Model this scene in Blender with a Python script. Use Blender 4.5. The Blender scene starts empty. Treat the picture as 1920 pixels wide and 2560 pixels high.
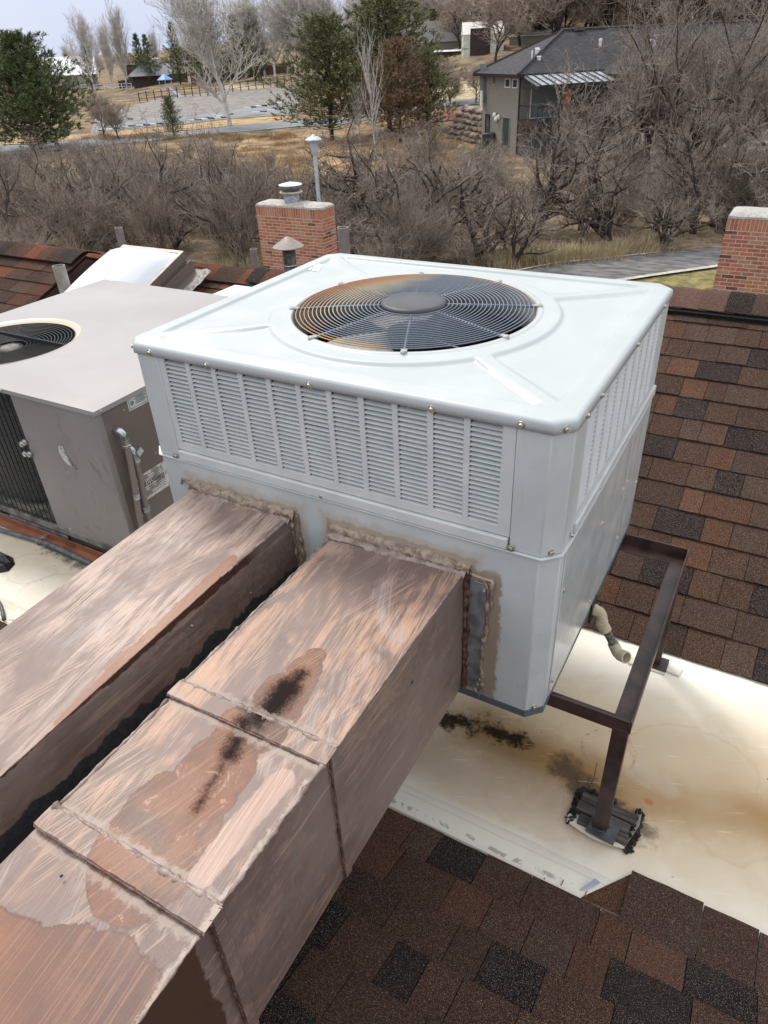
import bpy, bmesh, math, random
import numpy as np
from mathutils import Vector, Matrix
random.seed(7)
R = random.random
def U(a, b): return a + (b - a) * R()
PI = math.pi
sc = bpy.context.scene
COL = sc.collection

# ------------------------------------------------------------ camera, sky, sun, exposure
CAM = Vector((0.8913, -1.6989, 1.4323))
def rotm(rx, ry, rz):
    return Matrix.Rotation(rz, 3, 'Z') @ Matrix.Rotation(ry, 3, 'Y') @ Matrix.Rotation(rx, 3, 'X')
CM = rotm(0.9862, 0.0428, 0.5126)
FPX = 1746.5
cam = bpy.data.cameras.new("camera"); camo = bpy.data.objects.new("camera", cam); COL.objects.link(camo)
camo.matrix_world = Matrix.Translation(CAM) @ CM.to_4x4()
cam.sensor_fit = 'VERTICAL'; cam.sensor_height = 24; cam.lens = 24 * FPX / 2560
cam.clip_start = 0.02; cam.clip_end = 3000
sc.camera = camo
w = bpy.data.worlds.new("World"); sc.world = w; w.use_nodes = True
nt = w.node_tree
bg = nt.nodes["Background"]
sky = nt.nodes.new("ShaderNodeTexSky"); sky.sky_type = 'NISHITA'; sky.sun_disc = False
SUN_EL, SUN_AZ = math.radians(52), math.radians(150)   # sun direction, azimuth from +x counter-clockwise
sky.sun_elevation = SUN_EL; sky.sun_rotation = math.radians(90) - SUN_AZ
sky.air_density = 1.0; sky.dust_density = 4.0; sky.ozone_density = 1.0
mx = nt.nodes.new("ShaderNodeMix"); mx.data_type = 'RGBA'; mx.inputs[0].default_value = 0.86
cl = nt.nodes.new("ShaderNodeTexNoise"); cl.inputs['Scale'].default_value = 1.6; cl.inputs['Detail'].default_value = 5
tc = nt.nodes.new("ShaderNodeTexCoord"); mp = nt.nodes.new("ShaderNodeMapping"); mp.inputs['Scale'].default_value = (1, 1, 3.2)
nt.links.new(tc.outputs['Generated'], mp.inputs[0]); nt.links.new(mp.outputs[0], cl.inputs['Vector'])
rp = nt.nodes.new("ShaderNodeValToRGB")
rp.color_ramp.elements[0].position = .36; rp.color_ramp.elements[0].color = (7.3, 7.35, 7.7, 1)
rp.color_ramp.elements[1].position = .66; rp.color_ramp.elements[1].color = (9.4, 9.3, 9.1, 1)
nt.links.new(cl.outputs['Fac'], rp.inputs[0])
# an overcast sky is about twice as bright overhead as at the horizon
sx_ = nt.nodes.new("ShaderNodeSeparateXYZ"); nt.links.new(tc.outputs['Generated'], sx_.inputs[0])
mr_ = nt.nodes.new("ShaderNodeMapRange"); mr_.interpolation_type = 'SMOOTHSTEP'; mr_.inputs[1].default_value = 0.0; mr_.inputs[2].default_value = .75
nt.links.new(sx_.outputs[2], mr_.inputs[0])
zg = nt.nodes.new("ShaderNodeMix"); zg.data_type = 'RGBA'; zg.inputs[6].default_value = (.55,.62,.79,1); zg.inputs[7].default_value = (1.12,1.12,1.12,1); nt.links.new(mr_.outputs[0], zg.inputs[0])
mu_ = nt.nodes.new("ShaderNodeMix"); mu_.data_type = 'RGBA'; mu_.blend_type = 'MULTIPLY'; mu_.inputs[0].default_value = 1
nt.links.new(rp.outputs[0], mu_.inputs[6]); nt.links.new(zg.outputs[2], mu_.inputs[7])
nt.links.new(sky.outputs[0], mx.inputs[6]); nt.links.new(mu_.outputs[2], mx.inputs[7])
nt.links.new(mx.outputs[2], bg.inputs[0]); bg.inputs[1].default_value = 0.10
sl = bpy.data.lights.new("sun", 'SUN'); so = bpy.data.objects.new("sun", sl); COL.objects.link(so)
sl.energy = 1.4; sl.angle = math.radians(16); sl.color = (1, .94, .85)
sd = Vector((math.cos(SUN_EL) * math.cos(SUN_AZ), math.cos(SUN_EL) * math.sin(SUN_AZ), math.sin(SUN_EL)))
so.rotation_euler = sd.to_track_quat('Z', 'Y').to_euler()
sc.view_settings.view_transform = 'Standard'; sc.view_settings.look = 'None'
sc.view_settings.exposure = 0.66; sc.view_settings.gamma = 1; sc.view_settings.use_curve_mapping = False
sc.render.engine = 'CYCLES'; sc.cycles.max_bounces = 6; sc.cycles.diffuse_bounces = 3; sc.cycles.transparent_max_bounces = 4

# rays through measured points of the photograph, used only to read off real positions on real surfaces
def ray(u, v): return CM @ Vector(((u - 960) / FPX, -(v - 1280) / FPX, -1))
def on(u, v, axis, val):
    d = ray(u, v); t = (val - CAM[axis]) / d[axis]; return CAM + t * d

# ------------------------------------------------------------ mesh builder
class MB:
    def __init__(s): s.v = []; s.f = []
    def add(s, vs, fs):
        o = len(s.v); s.v += [tuple(p) for p in vs]; s.f += [tuple(i + o for i in f) for f in fs]; return s
    def box(s, a, b):
        x0, y0, z0 = a; x1, y1, z1 = b
        return s.add([(x0,y0,z0),(x1,y0,z0),(x1,y1,z0),(x0,y1,z0),(x0,y0,z1),(x1,y0,z1),(x1,y1,z1),(x0,y1,z1)],
                     [(0,3,2,1),(4,5,6,7),(0,1,5,4),(1,2,6,5),(2,3,7,6),(3,0,4,7)])
    def obox(s, c, ax, ay, az):   # centre and three half-axis vectors
        c, ax, ay, az = map(Vector, (c, ax, ay, az))
        P = [c + i*ax + j*ay + k*az for k in (-1,1) for i, j in ((-1,-1),(1,-1),(1,1),(-1,1))]
        return s.add(P, [(0,3,2,1),(4,5,6,7),(0,1,5,4),(1,2,6,5),(2,3,7,6),(3,0,4,7)])
    def prism(s, poly, z0, z1):
        n = len(poly)
        return s.add([(x,y,z0) for x,y in poly] + [(x,y,z1) for x,y in poly],
                     [tuple(range(n))[::-1], tuple(range(n, 2*n))] + [(i,(i+1)%n,n+(i+1)%n,n+i) for i in range(n)])
    def tube(s, pts, rad, n=8, caps=True, hollow=False):
        pts = [Vector(p) for p in pts]; m = len(pts)
        if not hasattr(rad, '__len__'): rad = [rad] * m
        vs = []; ref = None
        for i in range(m):
            d = (pts[min(i+1,m-1)] - pts[max(i-1,0)]).normalized()
            if ref is None: ref = d.orthogonal().normalized()
            a = (ref - d * ref.dot(d)); a = a.normalized() if a.length > 1e-6 else d.orthogonal().normalized()
            ref = a; b = d.cross(a)
            for k in range(n):
                t = 2*PI*k/n; vs.append(pts[i] + (a*math.cos(t) + b*math.sin(t)) * rad[i])
        fs = [(i*n+k, i*n+(k+1)%n, (i+1)*n+(k+1)%n, (i+1)*n+k) for i in range(m-1) for k in range(n)]
        if caps: fs += [tuple(range(n))[::-1], tuple(range((m-1)*n, m*n))]
        return s.add(vs, fs)
    def lathe(s, prof, c=(0,0,0), n=24, up=(0,0,1)):
        q = Vector((0,0,1)).rotation_difference(Vector(up)); c = Vector(c); m = len(prof)
        vs = [c + q @ Vector((r*math.cos(2*PI*k/n), r*math.sin(2*PI*k/n), z)) for r, z in prof for k in range(n)]
        return s.add(vs, [(i*n+k, i*n+(k+1)%n, (i+1)*n+(k+1)%n, (i+1)*n+k) for i in range(m-1) for k in range(n)])
    def mesh(s, name, smooth=False):
        me = bpy.data.meshes.new(name); me.from_pydata(s.v, [], s.f)
        if smooth is True: me.shade_smooth()
        me.update(); return me
    def build(s, name, m, parent=None, smooth=False, bevel=0, kind=None):
        me = s.mesh(name)
        o = bpy.data.objects.new(name, me); COL.objects.link(o)
        for mm in (m if isinstance(m, (list, tuple)) else [m]): me.materials.append(mm)
        if bevel:
            b = o.modifiers.new("bevel", 'BEVEL'); b.width = bevel; b.segments = 2; b.limit_method = 'ANGLE'; b.angle_limit = .6
        if smooth or bevel:
            me.shade_smooth()
            if smooth != 'all': 
                try: me.set_sharp_from_angle(angle=math.radians(38))
                except Exception: pass
        if parent: par(o, parent)
        if kind: o['kind'] = kind
        return o
def wmat(o):
    return (wmat(o.parent) @ o.matrix_parent_inverse if o.parent else Matrix.Identity(4)) @ o.matrix_basis
def par(o, p):
    o.parent = p; o.matrix_parent_inverse = wmat(p).inverted()
def thing(name, label, cat, loc=(0,0,0), group=None):
    o = bpy.data.objects.new(name, None); COL.objects.link(o); o.location = loc; o.empty_display_size = .1
    o['label'] = label; o['category'] = cat
    if group: o['group'] = group
    return o
def tag(o, label, cat, group=None):
    o['label'] = label; o['category'] = cat
    if group: o['group'] = group
    return o
def struct(o): o['kind'] = 'structure'; return o
def inst(me, name, parent=None, loc=(0,0,0), rot=(0,0,0), scale=(1,1,1), m=None):
    o = bpy.data.objects.new(name, me); COL.objects.link(o)
    if parent: o.parent = parent
    o.location = loc; o.rotation_euler = rot; o.scale = scale
    if m is not None:
        o.material_slots[0].link = 'OBJECT'; o.material_slots[0].material = m
    return o

# ------------------------------------------------------------ node shorthand
class S:
    def __init__(s, g, sock): s.g = g; s.s = sock
    def _m(s, op, *o):
        n = s.g.t.nodes.new("ShaderNodeMath"); n.operation = op
        for i, a in enumerate((s,) + o):
            if isinstance(a, S): s.g.t.links.new(a.s, n.inputs[i])
            else: n.inputs[i].default_value = a
        return S(s.g, n.outputs[0])
    def __add__(s, o): return s._m('ADD', o)
    __radd__ = __add__
    def __sub__(s, o): return s._m('SUBTRACT', o)
    def __mul__(s, o): return s._m('MULTIPLY', o)
    __rmul__ = __mul__
    def __truediv__(s, o): return s._m('DIVIDE', o)
    def abs(s): return s._m('ABSOLUTE')
    def sqrt(s): return s._m('SQRT')
    def pow(s, e): return s._m('POWER', e)
    def max(s, o): return s._m('MAXIMUM', o)
    def min(s, o): return s._m('MINIMUM', o)
    def frac(s): return s._m('FRACT')
    def inv(s): return (s * -1) + 1
    def st(s, a, b):      # smoothstep from a to b
        n = s.g.t.nodes.new("ShaderNodeMapRange"); n.interpolation_type = 'SMOOTHSTEP'
        s.g.t.links.new(s.s, n.inputs[0])
        if a < b: n.inputs[1].default_value = a; n.inputs[2].default_value = b; return S(s.g, n.outputs[0])
        n.inputs[1].default_value = b; n.inputs[2].default_value = a
        return S(s.g, n.outputs[0]).inv()
class G:
    def __init__(s, m): s.t = m.node_tree; s.geo = s.t.nodes.new("ShaderNodeNewGeometry")
    def pos(s):
        n = s.t.nodes.new("ShaderNodeSeparateXYZ"); s.t.links.new(s.geo.outputs['Position'], n.inputs[0])
        return [S(s, n.outputs[i]) for i in range(3)]
    def nor(s):
        n = s.t.nodes.new("ShaderNodeSeparateXYZ"); s.t.links.new(s.geo.outputs['Normal'], n.inputs[0])
        return [S(s, n.outputs[i]) for i in range(3)]
    def noise(s, scale, detail=3, rough=.55, sc3=(1,1,1), rot=0, dist=0, off=(0,0,0), obj=False):
        mpn = s.t.nodes.new("ShaderNodeMapping"); mpn.vector_type = 'TEXTURE'
        mpn.inputs['Rotation'].default_value = (0,0,rot); mpn.inputs['Scale'].default_value = tuple(1/c for c in sc3); mpn.inputs['Location'].default_value = off
        if obj:
            tcn = s.t.nodes.new("ShaderNodeTexCoord"); s.t.links.new(tcn.outputs['Object'], mpn.inputs[0])
        else: s.t.links.new(s.geo.outputs['Position'], mpn.inputs[0])
        n = s.t.nodes.new("ShaderNodeTexNoise"); n.inputs['Scale'].default_value = scale; n.inputs['Detail'].default_value = detail
        n.inputs['Roughness'].default_value = rough; n.inputs['Distortion'].default_value = dist
        s.t.links.new(mpn.outputs[0], n.inputs['Vector']); return S(s, n.outputs['Fac'])
    def voro(s, scale, feature='F1', sc3=(1,1,1)):
        mpn = s.t.nodes.new("ShaderNodeMapping"); mpn.vector_type = 'TEXTURE'; mpn.inputs['Scale'].default_value = tuple(1/c for c in sc3)
        s.t.links.new(s.geo.outputs['Position'], mpn.inputs[0])
        n = s.t.nodes.new("ShaderNodeTexVoronoi"); n.feature = feature; n.inputs['Scale'].default_value = scale
        s.t.links.new(mpn.outputs[0], n.inputs['Vector']); return S(s, n.outputs['Distance']), n
    def rnd(s):
        n = s.t.nodes.new("ShaderNodeObjectInfo"); return S(s, n.outputs['Random'])
    def mix(s, f, a, b, mode='MIX'):
        n = s.t.nodes.new("ShaderNodeMix"); n.data_type = 'RGBA'; n.blend_type = mode
        if isinstance(f, S): s.t.links.new(f.s, n.inputs[0])
        else: n.inputs[0].default_value = f
        for i, c in ((6, a), (7, b)):
            if isinstance(c, S): s.t.links.new(c.s, n.inputs[i])
            else: n.inputs[i].default_value = (*c, 1)
        return S(s, n.outputs[2])
    def cap(s, P, a, b, r):    # distance mask of a capsule a-b on the ground plane, in world metres
        x, y, z = P; ax, ay = a; bx, by = b; dx, dy = bx-ax, by-ay; L = dx*dx+dy*dy or 1e-9
        t = (((x - ax)*dx + (y - ay)*dy)/L).max(0).min(1)
        ex = x - ax - t*dx; ey = y - ay - t*dy
        return (ex*ex + ey*ey).sqrt() - r
def mat(name, fn=None, col=(.5,.5,.5), rough=.6, metal=0, bump=None, spec=.5):
    m = bpy.data.materials.new(name); m.use_nodes = True
    b = m.node_tree.nodes["Principled BSDF"]; b.inputs['Base Color'].default_value = (*col, 1)
    b.inputs['Roughness'].default_value = rough; b.inputs['Metallic'].default_value = metal
    b.inputs['Specular IOR Level'].default_value = spec
    if fn:
        g = G(m); r = fn(g)
        if not isinstance(r, dict): r = {'c': r}
        if r.get('c') is not None: m.node_tree.links.new(r['c'].s, b.inputs['Base Color'])
        if r.get('r') is not None: m.node_tree.links.new(r['r'].s, b.inputs['Roughness'])
        if r.get('sp') is not None: m.node_tree.links.new(r['sp'].s, b.inputs['Specular IOR Level'])
        if r.get('m') is not None: m.node_tree.links.new(r['m'].s, b.inputs['Metallic'])
        if r.get('b') is not None:
            bn = m.node_tree.nodes.new("ShaderNodeBump"); bn.inputs['Strength'].default_value = r.get('bs', .5)
            bn.inputs['Distance'].default_value = r.get('bd', .002)
            m.node_tree.links.new(r['b'].s, bn.inputs['Height']); m.node_tree.links.new(bn.outputs[0], b.inputs['Normal'])
    return m
def noisy(name, a, b, scale=8, rough=.7, lo=.35, hi=.65, metal=0, detail=5, bs=.2, bd=.002, spec=.5, sc3=(1,1,1)):
    def f(g):
        n = g.noise(scale, detail, sc3=sc3); return {'c': g.mix(n.st(lo, hi), a, b), 'b': g.noise(scale*4, 4, sc3=sc3), 'bs': bs, 'bd': bd}
    return mat(name, f, rough=rough, metal=metal, spec=spec)

# ------------------------------------------------------------ materials
def shingle_mat(name, a, b):
    def f(g):
        v = g.noise(400, 2, .8); v2 = g.noise(200, 3, .8); sp = g.noise(560, 1, .5); lo = g.noise(2.2, 3)
        c = g.mix(v.st(.40, .62), a, b)
        c = g.mix(v2.st(.50, .62) * .7, c, (.012, .010, .010))
        c = g.mix(sp.st(.61, .68) * .85, c, (.46, .33, .24))
        c = g.mix(lo.st(.45, .75) * .18, c, (.11, .085, .075))
        k = g.rnd(); c = g.mix(k * .28, c, (.02, .014, .012))
        return {'c': c, 'b': v, 'bs': .9, 'bd': .004}
    return mat(name, f, rough=.95, spec=.08)
SH = [shingle_mat("shingle_brown", (.036,.021,.016), (.128,.068,.048)),
      shingle_mat("shingle_mauve", (.042,.027,.023), (.128,.078,.063)),
      shingle_mat("shingle_rust", (.068,.032,.020), (.18,.085,.054)),
      shingle_mat("shingle_black", (.007,.007,.009), (.030,.028,.032)),
      shingle_mat("shingle_dark", (.026,.017,.014), (.088,.052,.039))]
FRESH = [shingle_mat("shingle_red", (.13,.035,.018), (.26,.085,.045)), shingle_mat("shingle_redbrown", (.07,.028,.020), (.15,.065,.045))]

def deck_f(g):
    P = g.pos(); x, y, z = P
    n1 = g.noise(1.3, 5, .6); n2 = g.noise(5, 6, .65, dist=.6); n3 = g.noise(22, 5, .7); fine = g.noise(90, 3)
    w1 = (n2 - .5) * .16; w2 = (n3 - .5) * .05
    c = g.mix(n1.st(.35, .7), (.86,.83,.73), (.78,.71,.57))
    tan = g.cap(P, (.0,-.12), (1.9,-.10), .24) + w1 * 1.6
    tl = g.cap(P, (-3.2,-.25), (-.3,-.1), .12) + w1 * 1.5
    c = g.mix(tan.st(.24, -.14) * .72, c, (.50,.345,.17))
    c = g.mix(tl.st(.15, -.12) * .55, c, (.46,.35,.22))
    near = g.cap(P, (-.3,-.44), (.62,-.42), .07) + w1
    c = g.mix(near.st(.14, -.05) * .5, c, (.46,.34,.22))
    st = g.cap(P, (.36,-.19), (.70,-.23), .045) + w1 * .8
    c = g.mix(st.st(.14, -.03) * .92, c, (.23,.12,.028))
    st2 = g.cap(P, (.78,-.24), (1.25,-.10), .02) + w1 * .9
    c = g.mix(st2.st(.14, -.02) * .75, c, (.34,.20,.07))
    st3 = g.cap(P, (1.15,-.13), (1.9,-.13), .02) + w1 * .5
    c = g.mix(st3.st(.09, 0) * .4, c, (.33,.18,.05))
    gr = g.cap(P, (.16,-.36), (.66,-.34), .03) + w1 * .7
    c = g.mix(gr.st(.11, -.02) * .35, c, (.30,.22,.17))
    # water ring
    dx = x - .735; dy = y + .085; rr = ((dx*dx + dy*dy).sqrt() - .085 + w2*.6).abs()
    c = g.mix(rr.st(.008, .002) * n3.st(.45, .55) * .6, c, (.30,.20,.13))
    gray = g.cap(P, (.84,-.12), (.93,-.14), .03) + w2 * 1.2
    c = g.mix(gray.st(.02, .0) * .15, c, (.62,.60,.58))
    # dried puddle edges
    for (rx_, ry_, rr_, am) in ((.98,-.02,.20,.5),(1.12,-.20,.13,.45),(.60,-.36,.16,.3),(.35,-.02,.22,.4),(-1.6,-.40,.2,.4),(-1.9,-.3,.14,.4)):
        ddx = x - rx_; ddy = (y - ry_)*1.3; dd_ = (ddx*ddx + ddy*ddy).sqrt() - rr_ + w1*.9
        c = g.mix(dd_.abs().st(.014, .0) * (am*.45), c, (.42,.29,.16))
        c = g.mix(dd_.st(.0,-.05) * (am*.35), c, (.56,.45,.30))
    # soot black patches
    bk = g.cap(P, (.12,-.215), (.46,-.175), .020) + (n3 - .5)*.17 + (n2-.5)*.08
    c = g.mix(bk.st(.09, -.0) * .35, c, (.20,.15,.09))
    c = g.mix(bk.st(.03, -.012) * .94, c, (.012,.010,.007))
    bk2 = g.cap(P, (.63,-.215), (.80,-.30), .04) + (n3 - .5)*.17
    c = g.mix(bk2.st(.03, -.03) * .7, c, (.05,.045,.04))
    bk4 = g.cap(P, (.80,-.29), (.87,-.31), .05) + (n3 - .5)*.16
    c = g.mix(bk4.st(.02, -.03) * .7, c, (.07,.06,.05))
    bk3 = g.cap(P, (-1.95,-.13), (-1.5,-.16), .03) + (n3 - .5)*.16
    c = g.mix(bk3.st(.045, -.02) * .85, c, (.035,.03,.025))
    # cracked seam along the near edge
    ye = (y + .578 + (n2-.5)*.03)
    c = g.mix(ye.abs().st(.010, .004) * (n3.st(.50, .53) * n2.st(.44,.50) * 2).min(1), c, (.012,.010,.009))
    sm = (y + .535 + (n1-.5)*.02).abs()
    c = g.mix(sm.st(.004, .001) * .5, c, (.40,.28,.17))
    bnd = (y + .50).st(.03, -.02) * .55
    c = g.mix(bnd, c, (.74,.71,.62))
    sx = (x - .49 + (n1-.5)*.02).abs()
    # specks
    vd, vn = g.voro(17); vk = g.noise(3, 2)
    c = g.mix(vd.st(.075, .045) * vk.st(.5, .6) * .8, c, (.08,.05,.03))
    rs = g.cap(P, (.89,-.215), (.893,-.215), .0) + w2*.4
    c = g.mix(rs.st(.014, .006)*.8, c, (.45,.13,.03))
    scr = g.noise(9, 3, .5, sc3=(1,14,1), rot=.4).st(.66,.72) * .25
    c = g.mix(scr, c, (.85,.82,.74))
    return {'c': c, 'b': n2 + fine*.08, 'bs': .35, 'bd': .006, 'r': n1.st(.3,.7)*.2 + .38 + bk.st(.03,-.008)*.4, 'sp': (bk.st(.04,-.01).max(bk2.st(.05,-.02)).max(bk4.st(.04,-.02)) * -.33) + .35}
M_deck = mat("roof_membrane", deck_f, spec=.4)

def duct_mat(name, side=False, second=False):
    def f(g):
        P = g.pos(); x, y, z = P
        n1 = g.noise(3.2, 4, .6); n2 = g.noise(11, 5, .65, dist=.5); n3 = g.noise(60, 4, .7)
        c = g.mix(n1.st(.35, .68), (.168,.118,.103), (.240,.178,.157))
        # brush strokes: thin streaks along the duct in swathes of differing angle
        def strokes(rot, off, lo, hi, thin=300):
            s1 = g.noise(1, 3, .6, sc3=(thin, 5.0, 60), rot=rot, off=off, dist=.0)
            msk = g.noise(1, 3, .6, sc3=(8.5, 3.6, 8), rot=rot*.6, off=(off[0]+3, off[1], 0), dist=.8)
            return s1.st(.52, .56) * msk.st(lo, hi), s1, msk
        a, s1, m1 = strokes(.10, (0,0,0), .44, .56)
        b, s2, m2 = strokes(-.32, (2.3,1.1,0), .50, .60)
        d, s3, m3 = strokes(.42, (5.3,4.1,0), .54, .62)
        pe = (.50,.315,.22) if not second else (.50,.375,.31)
        k = (.62 if not second else .70) if not side else .20
        solid = m1.st(.46 if not second else .36, .64) * g.noise(1, 4, .65, sc3=(60, 9, 60), rot=.1).st(.36,.60) * .80 * (1 if not side else .3)
        c = g.mix(solid, c, pe)
        c = g.mix(a * k, c, pe)
        c = g.mix(b * k * .8, c, (.48,.34,.26))
        c = g.mix(d * k * .7, c, (.42,.33,.29))
        c = g.mix(m3.st(.58,.66) * (.22 if not side else .0), c, (.42,.385,.39))
        if side:
            c = g.mix(n1.st(.4,.65) * .55, c, (.235,.18,.145))
            sp = g.noise(1, 2, .5, sc3=(90, 4, 120), off=(0,2,0)).st(.63,.68)
            c = g.mix(sp*.4, c, (.50,.36,.27))
        hb = s1 * .6 + s2 * .3 + n3 * .3
        w_ = (n2 - .5) * .07 + (n3 - .5) * .012
        if not side and not second:
            # dark bare patch round the leaking joint, then the burn-black run
            w2_ = (n2 - .5) * .045 + (g.noise(60, 3) - .5) * .006
            pm = None
            for A_, B_, r_ in (((.222,-.885),(.236,-.93),.020),((.228,-.93),(.243,-1.0),.036),((.222,-1.0),(.245,-1.085),.052),
                               ((.205,-1.10),(.235,-1.19),.048),((.218,-1.19),(.225,-1.28),.068),((.21,-1.30),(.235,-1.375),.092)):
                q_ = g.cap(P, A_, B_, r_); pm = q_ if pm is None else pm.min(q_)
            pm = pm + w2_
            lt = g.cap(P, (.335,-1.16), (.325,-1.35), .022) + w2_*.8
            c = g.mix(lt.st(.004,-.002), c, g.mix(s1.st(.40,.62), (.36,.245,.20), (.47,.33,.27)))
            pm = pm.max(lt * -1)
            edge = pm.abs().st(.0030, .0008)
            c = g.mix(pm.st(.002, -.001), c, g.mix(n2.st(.35,.65), (.22,.102,.062), (.13,.076,.058)))
            c = g.mix(pm.st(.002,-.001) * s2.st(.56,.62) * .35, c, (.40,.25,.18))
            flk = g.noise(16, 6, .75, dist=.8).st(.60,.63) * y.st(-1.10,-1.16) * pm.st(.0,-.01)
            c = g.mix(flk * .6, c, (.40,.27,.19))
            c = g.mix(edge * .55, c, (.13,.08,.065))
            q1 = g.cap(P, (.226,-.945), (.228,-1.0), .004).min(g.cap(P, (.224,-.99), (.222,-1.06), .022)) + (n2-.5)*.035 + (n3-.5)*.03
            q2 = g.cap(P, (.200,-1.09), (.222,-1.16), .008).min(g.cap(P, (.218,-1.15), (.242,-1.27), -.006)) + (n2-.5)*.03 + (n3-.5)*.022
            q = q1.min(q2)
            blackm = (q + (g.noise(240, 2, .8) - .5)*.022).st(.022, -.010)
            c = g.mix(blackm * .93, c, (.012,.011,.013))
            q3 = g.cap(P, (.165,-1.055), (.235,-1.095), .004) + (n3-.5)*.035
            c = g.mix(q3.st(.016, 0) * .8, c, (.03,.024,.022))
            # lower section: big rust brown area
            p3 = g.cap(P, (.10,-1.72), (.29,-1.66), .19) + w_
            c = g.mix(p3.st(.004, -.002), c, g.mix((n1 + (x*1.2 + y)*.9 + 1.35).st(.2,.9), (.30,.128,.066), (.135,.080,.068)))
            c = g.mix(p3.st(.004,-.002) * s1.st(.54,.60) * .3, c, (.42,.23,.14))
            c = g.mix((p3.abs()).st(.004,.001) * .5, c, (.10,.06,.05))
        if second and not side:
            p1 = g.cap(P, (-.14,-.72), (-.12,-1.25), .014) + w_*.6
            c = g.mix(p1.st(.003, -.001) * .85, c, (.27,.125,.075))
            gl = g.cap(P, (-.33,-.62), (-.28,-1.1), .03) + (n2-.5)*.2
            c = g.mix(gl.st(.04,-.04) * .22 * s1.st(.40,.56), c, (.46,.43,.44))
        if second and side:
            # paint stops short: bare dark galvanised steel below a ragged line
            ln = z - .262 - (g.noise(5, 4, .6, sc3=(1,1,.2)) - .5) * .22 - (n3-.5)*.02
            c = g.mix(ln.st(.004, -.002), c, g.mix(n3.st(.4,.6), (.035,.042,.05), (.06,.066,.072)))
            un = z - .385 - (n2 - .5)*.05
            c = g.mix(un.st(0, .004) * y.st(-.62,-.70), c, (.085,.040,.024))
        if side and not second:
            p4 = g.cap(P, (.385,-1.50), (.385,-1.62), .07) + w_*.6
            c = g.mix(p4.st(.004,-.002), c, (.085,.045,.03))
        if not side and not second:
            # pale crusted edges beside the joints and along the right fold
            jl = ((y+1.055).abs().min((y+1.112).abs())).min((y+1.365).abs()).min((y+1.425).abs())
            c = g.mix((jl + (n3-.5)*.05).st(.012,.0) * .65, c, (.35,.28,.24))
            c = g.mix((x*-1 + .380 + (n3-.5)*.03 + (n2-.5)*.03).st(.008,0) * y.st(-1.09,-1.13) * .7, c, (.44,.36,.315))
        d_ = {'c': c, 'b': hb, 'bs': .6, 'bd': .0018, 'r': n1.st(.3,.7)*.15 + .38}
        if not side and not second: d_['sp'] = blackm * -.33 + .35; d_['r'] = n1.st(.3,.7)*.15 + .38 + blackm*.35
        return d_
    return mat(name, f, spec=.35)
M_dt = duct_mat("duct_paint_top"); M_ds = duct_mat("duct_paint_side", side=True)
M_dt2 = duct_mat("duct_paint_top_far", second=True); M_ds2 = duct_mat("duct_paint_side_far", side=True, second=True)
M_seam = noisy("seam_paint", (.18,.13,.11), (.36,.285,.245), 30, .45, bs=.5)
M_caulk = noisy("duct_sealant", (.20,.145,.115), (.40,.31,.23), 45, .35, bs=.6)
M_caulkd = noisy("brown_sealant", (.075,.035,.028), (.17,.095,.075), 60, .35, bs=.6)
M_galv = noisy("galvanised_steel", (.22,.25,.28), (.42,.46,.49), 26, .38, metal=.6, bs=.2)

def cab_f(a, b, dirt=.35, right=False):
    def f(g):
        x, y, z = g.pos(); n = g.noise(6, 5, .6); f2 = g.noise(40, 4, .6); st = g.noise(1, 4, .6, sc3=(26,26,2.2))
        c = g.mix(n.st(.35,.7), a, b)
        c = g.mix(st.st(.56,.74) * dirt, c, (.42,.42,.40))
        c = g.mix(f2.st(.60,.72) * dirt * .5, c, (.36,.37,.36))
        return {'c': c, 'b': g.noise(9, 2), 'bs': .08, 'bd': .004, 'r': n.st(.3,.7)*.12 + (.12 if right else .34)}
    return f
M_top = mat("white_cover_paint", cab_f((.455,.495,.495), (.49,.53,.528), .14), spec=.5)
M_cab = mat("pale_grey_cabinet_paint", cab_f((.51,.55,.54), (.58,.61,.60), .35), spec=.5)
M_cabR = mat("glossy_side_panel_paint", cab_f((.50,.54,.535), (.57,.60,.595), .5, True), spec=.7)
def lower_f(g):
    P = g.pos(); x, y, z = P
    n = g.noise(6, 5, .6); n3 = g.noise(35, 5, .7); fl = g.noise(40, 4, .6)
    c = g.mix(n.st(.35,.7), (.50,.54,.53), (.57,.60,.59))
    c = g.mix(fl.st(.62,.72)*.3, c, (.35,.36,.35))
    # sealant smears round both duct openings, each a box outline on the front face
    for x0, x1, w0 in ((-.455,-.10,.03), (.01,.40,.028)):
        dx = ((x - (x0+x1)/2).abs() - (x1-x0)/2); dz = (z - .43)
        m = dx.max(dz) + (n3 - .5)*.045
        c = g.mix(m.st(w0+.014, w0-.01) * .55, c, (.44,.36,.27))
        c = g.mix((m.st(w0*.55, w0*.35)) * .6, c, (.33,.25,.17))
    r = g.cap([x, z, y], (.445,.40), (.445,.02), .026) + (n3-.5)*.05
    c = g.mix(r.st(.012, 0) * z.st(.44,.41) * .9, c, (.30,.23,.16))
    run = g.noise(1, 3, .6, sc3=(55,1,4)).st(.55,.7) * z.st(.30,.05)
    c = g.mix(run*.25, c, (.40,.38,.33))
    return {'c': c, 'b': n3, 'bs': .1, 'bd': .003, 'r': n.st(.3,.7)*.12 + .34}
M_low = mat("lower_cabinet_paint", lower_f)
M_louv = noisy("louvre_paint", (.56,.59,.58), (.63,.65,.64), 14, .4, bs=.05)
M_dark = mat("dark_interior", col=(.012,.013,.014), rough=.8)
M_coil = noisy("aluminium_coil_fins", (.03,.033,.034), (.085,.09,.09), 1, .6, sc3=(40,40,320), bs=.5)
M_screw = mat("zinc_screw", col=(.50,.48,.42), rough=.35, metal=.8)
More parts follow.
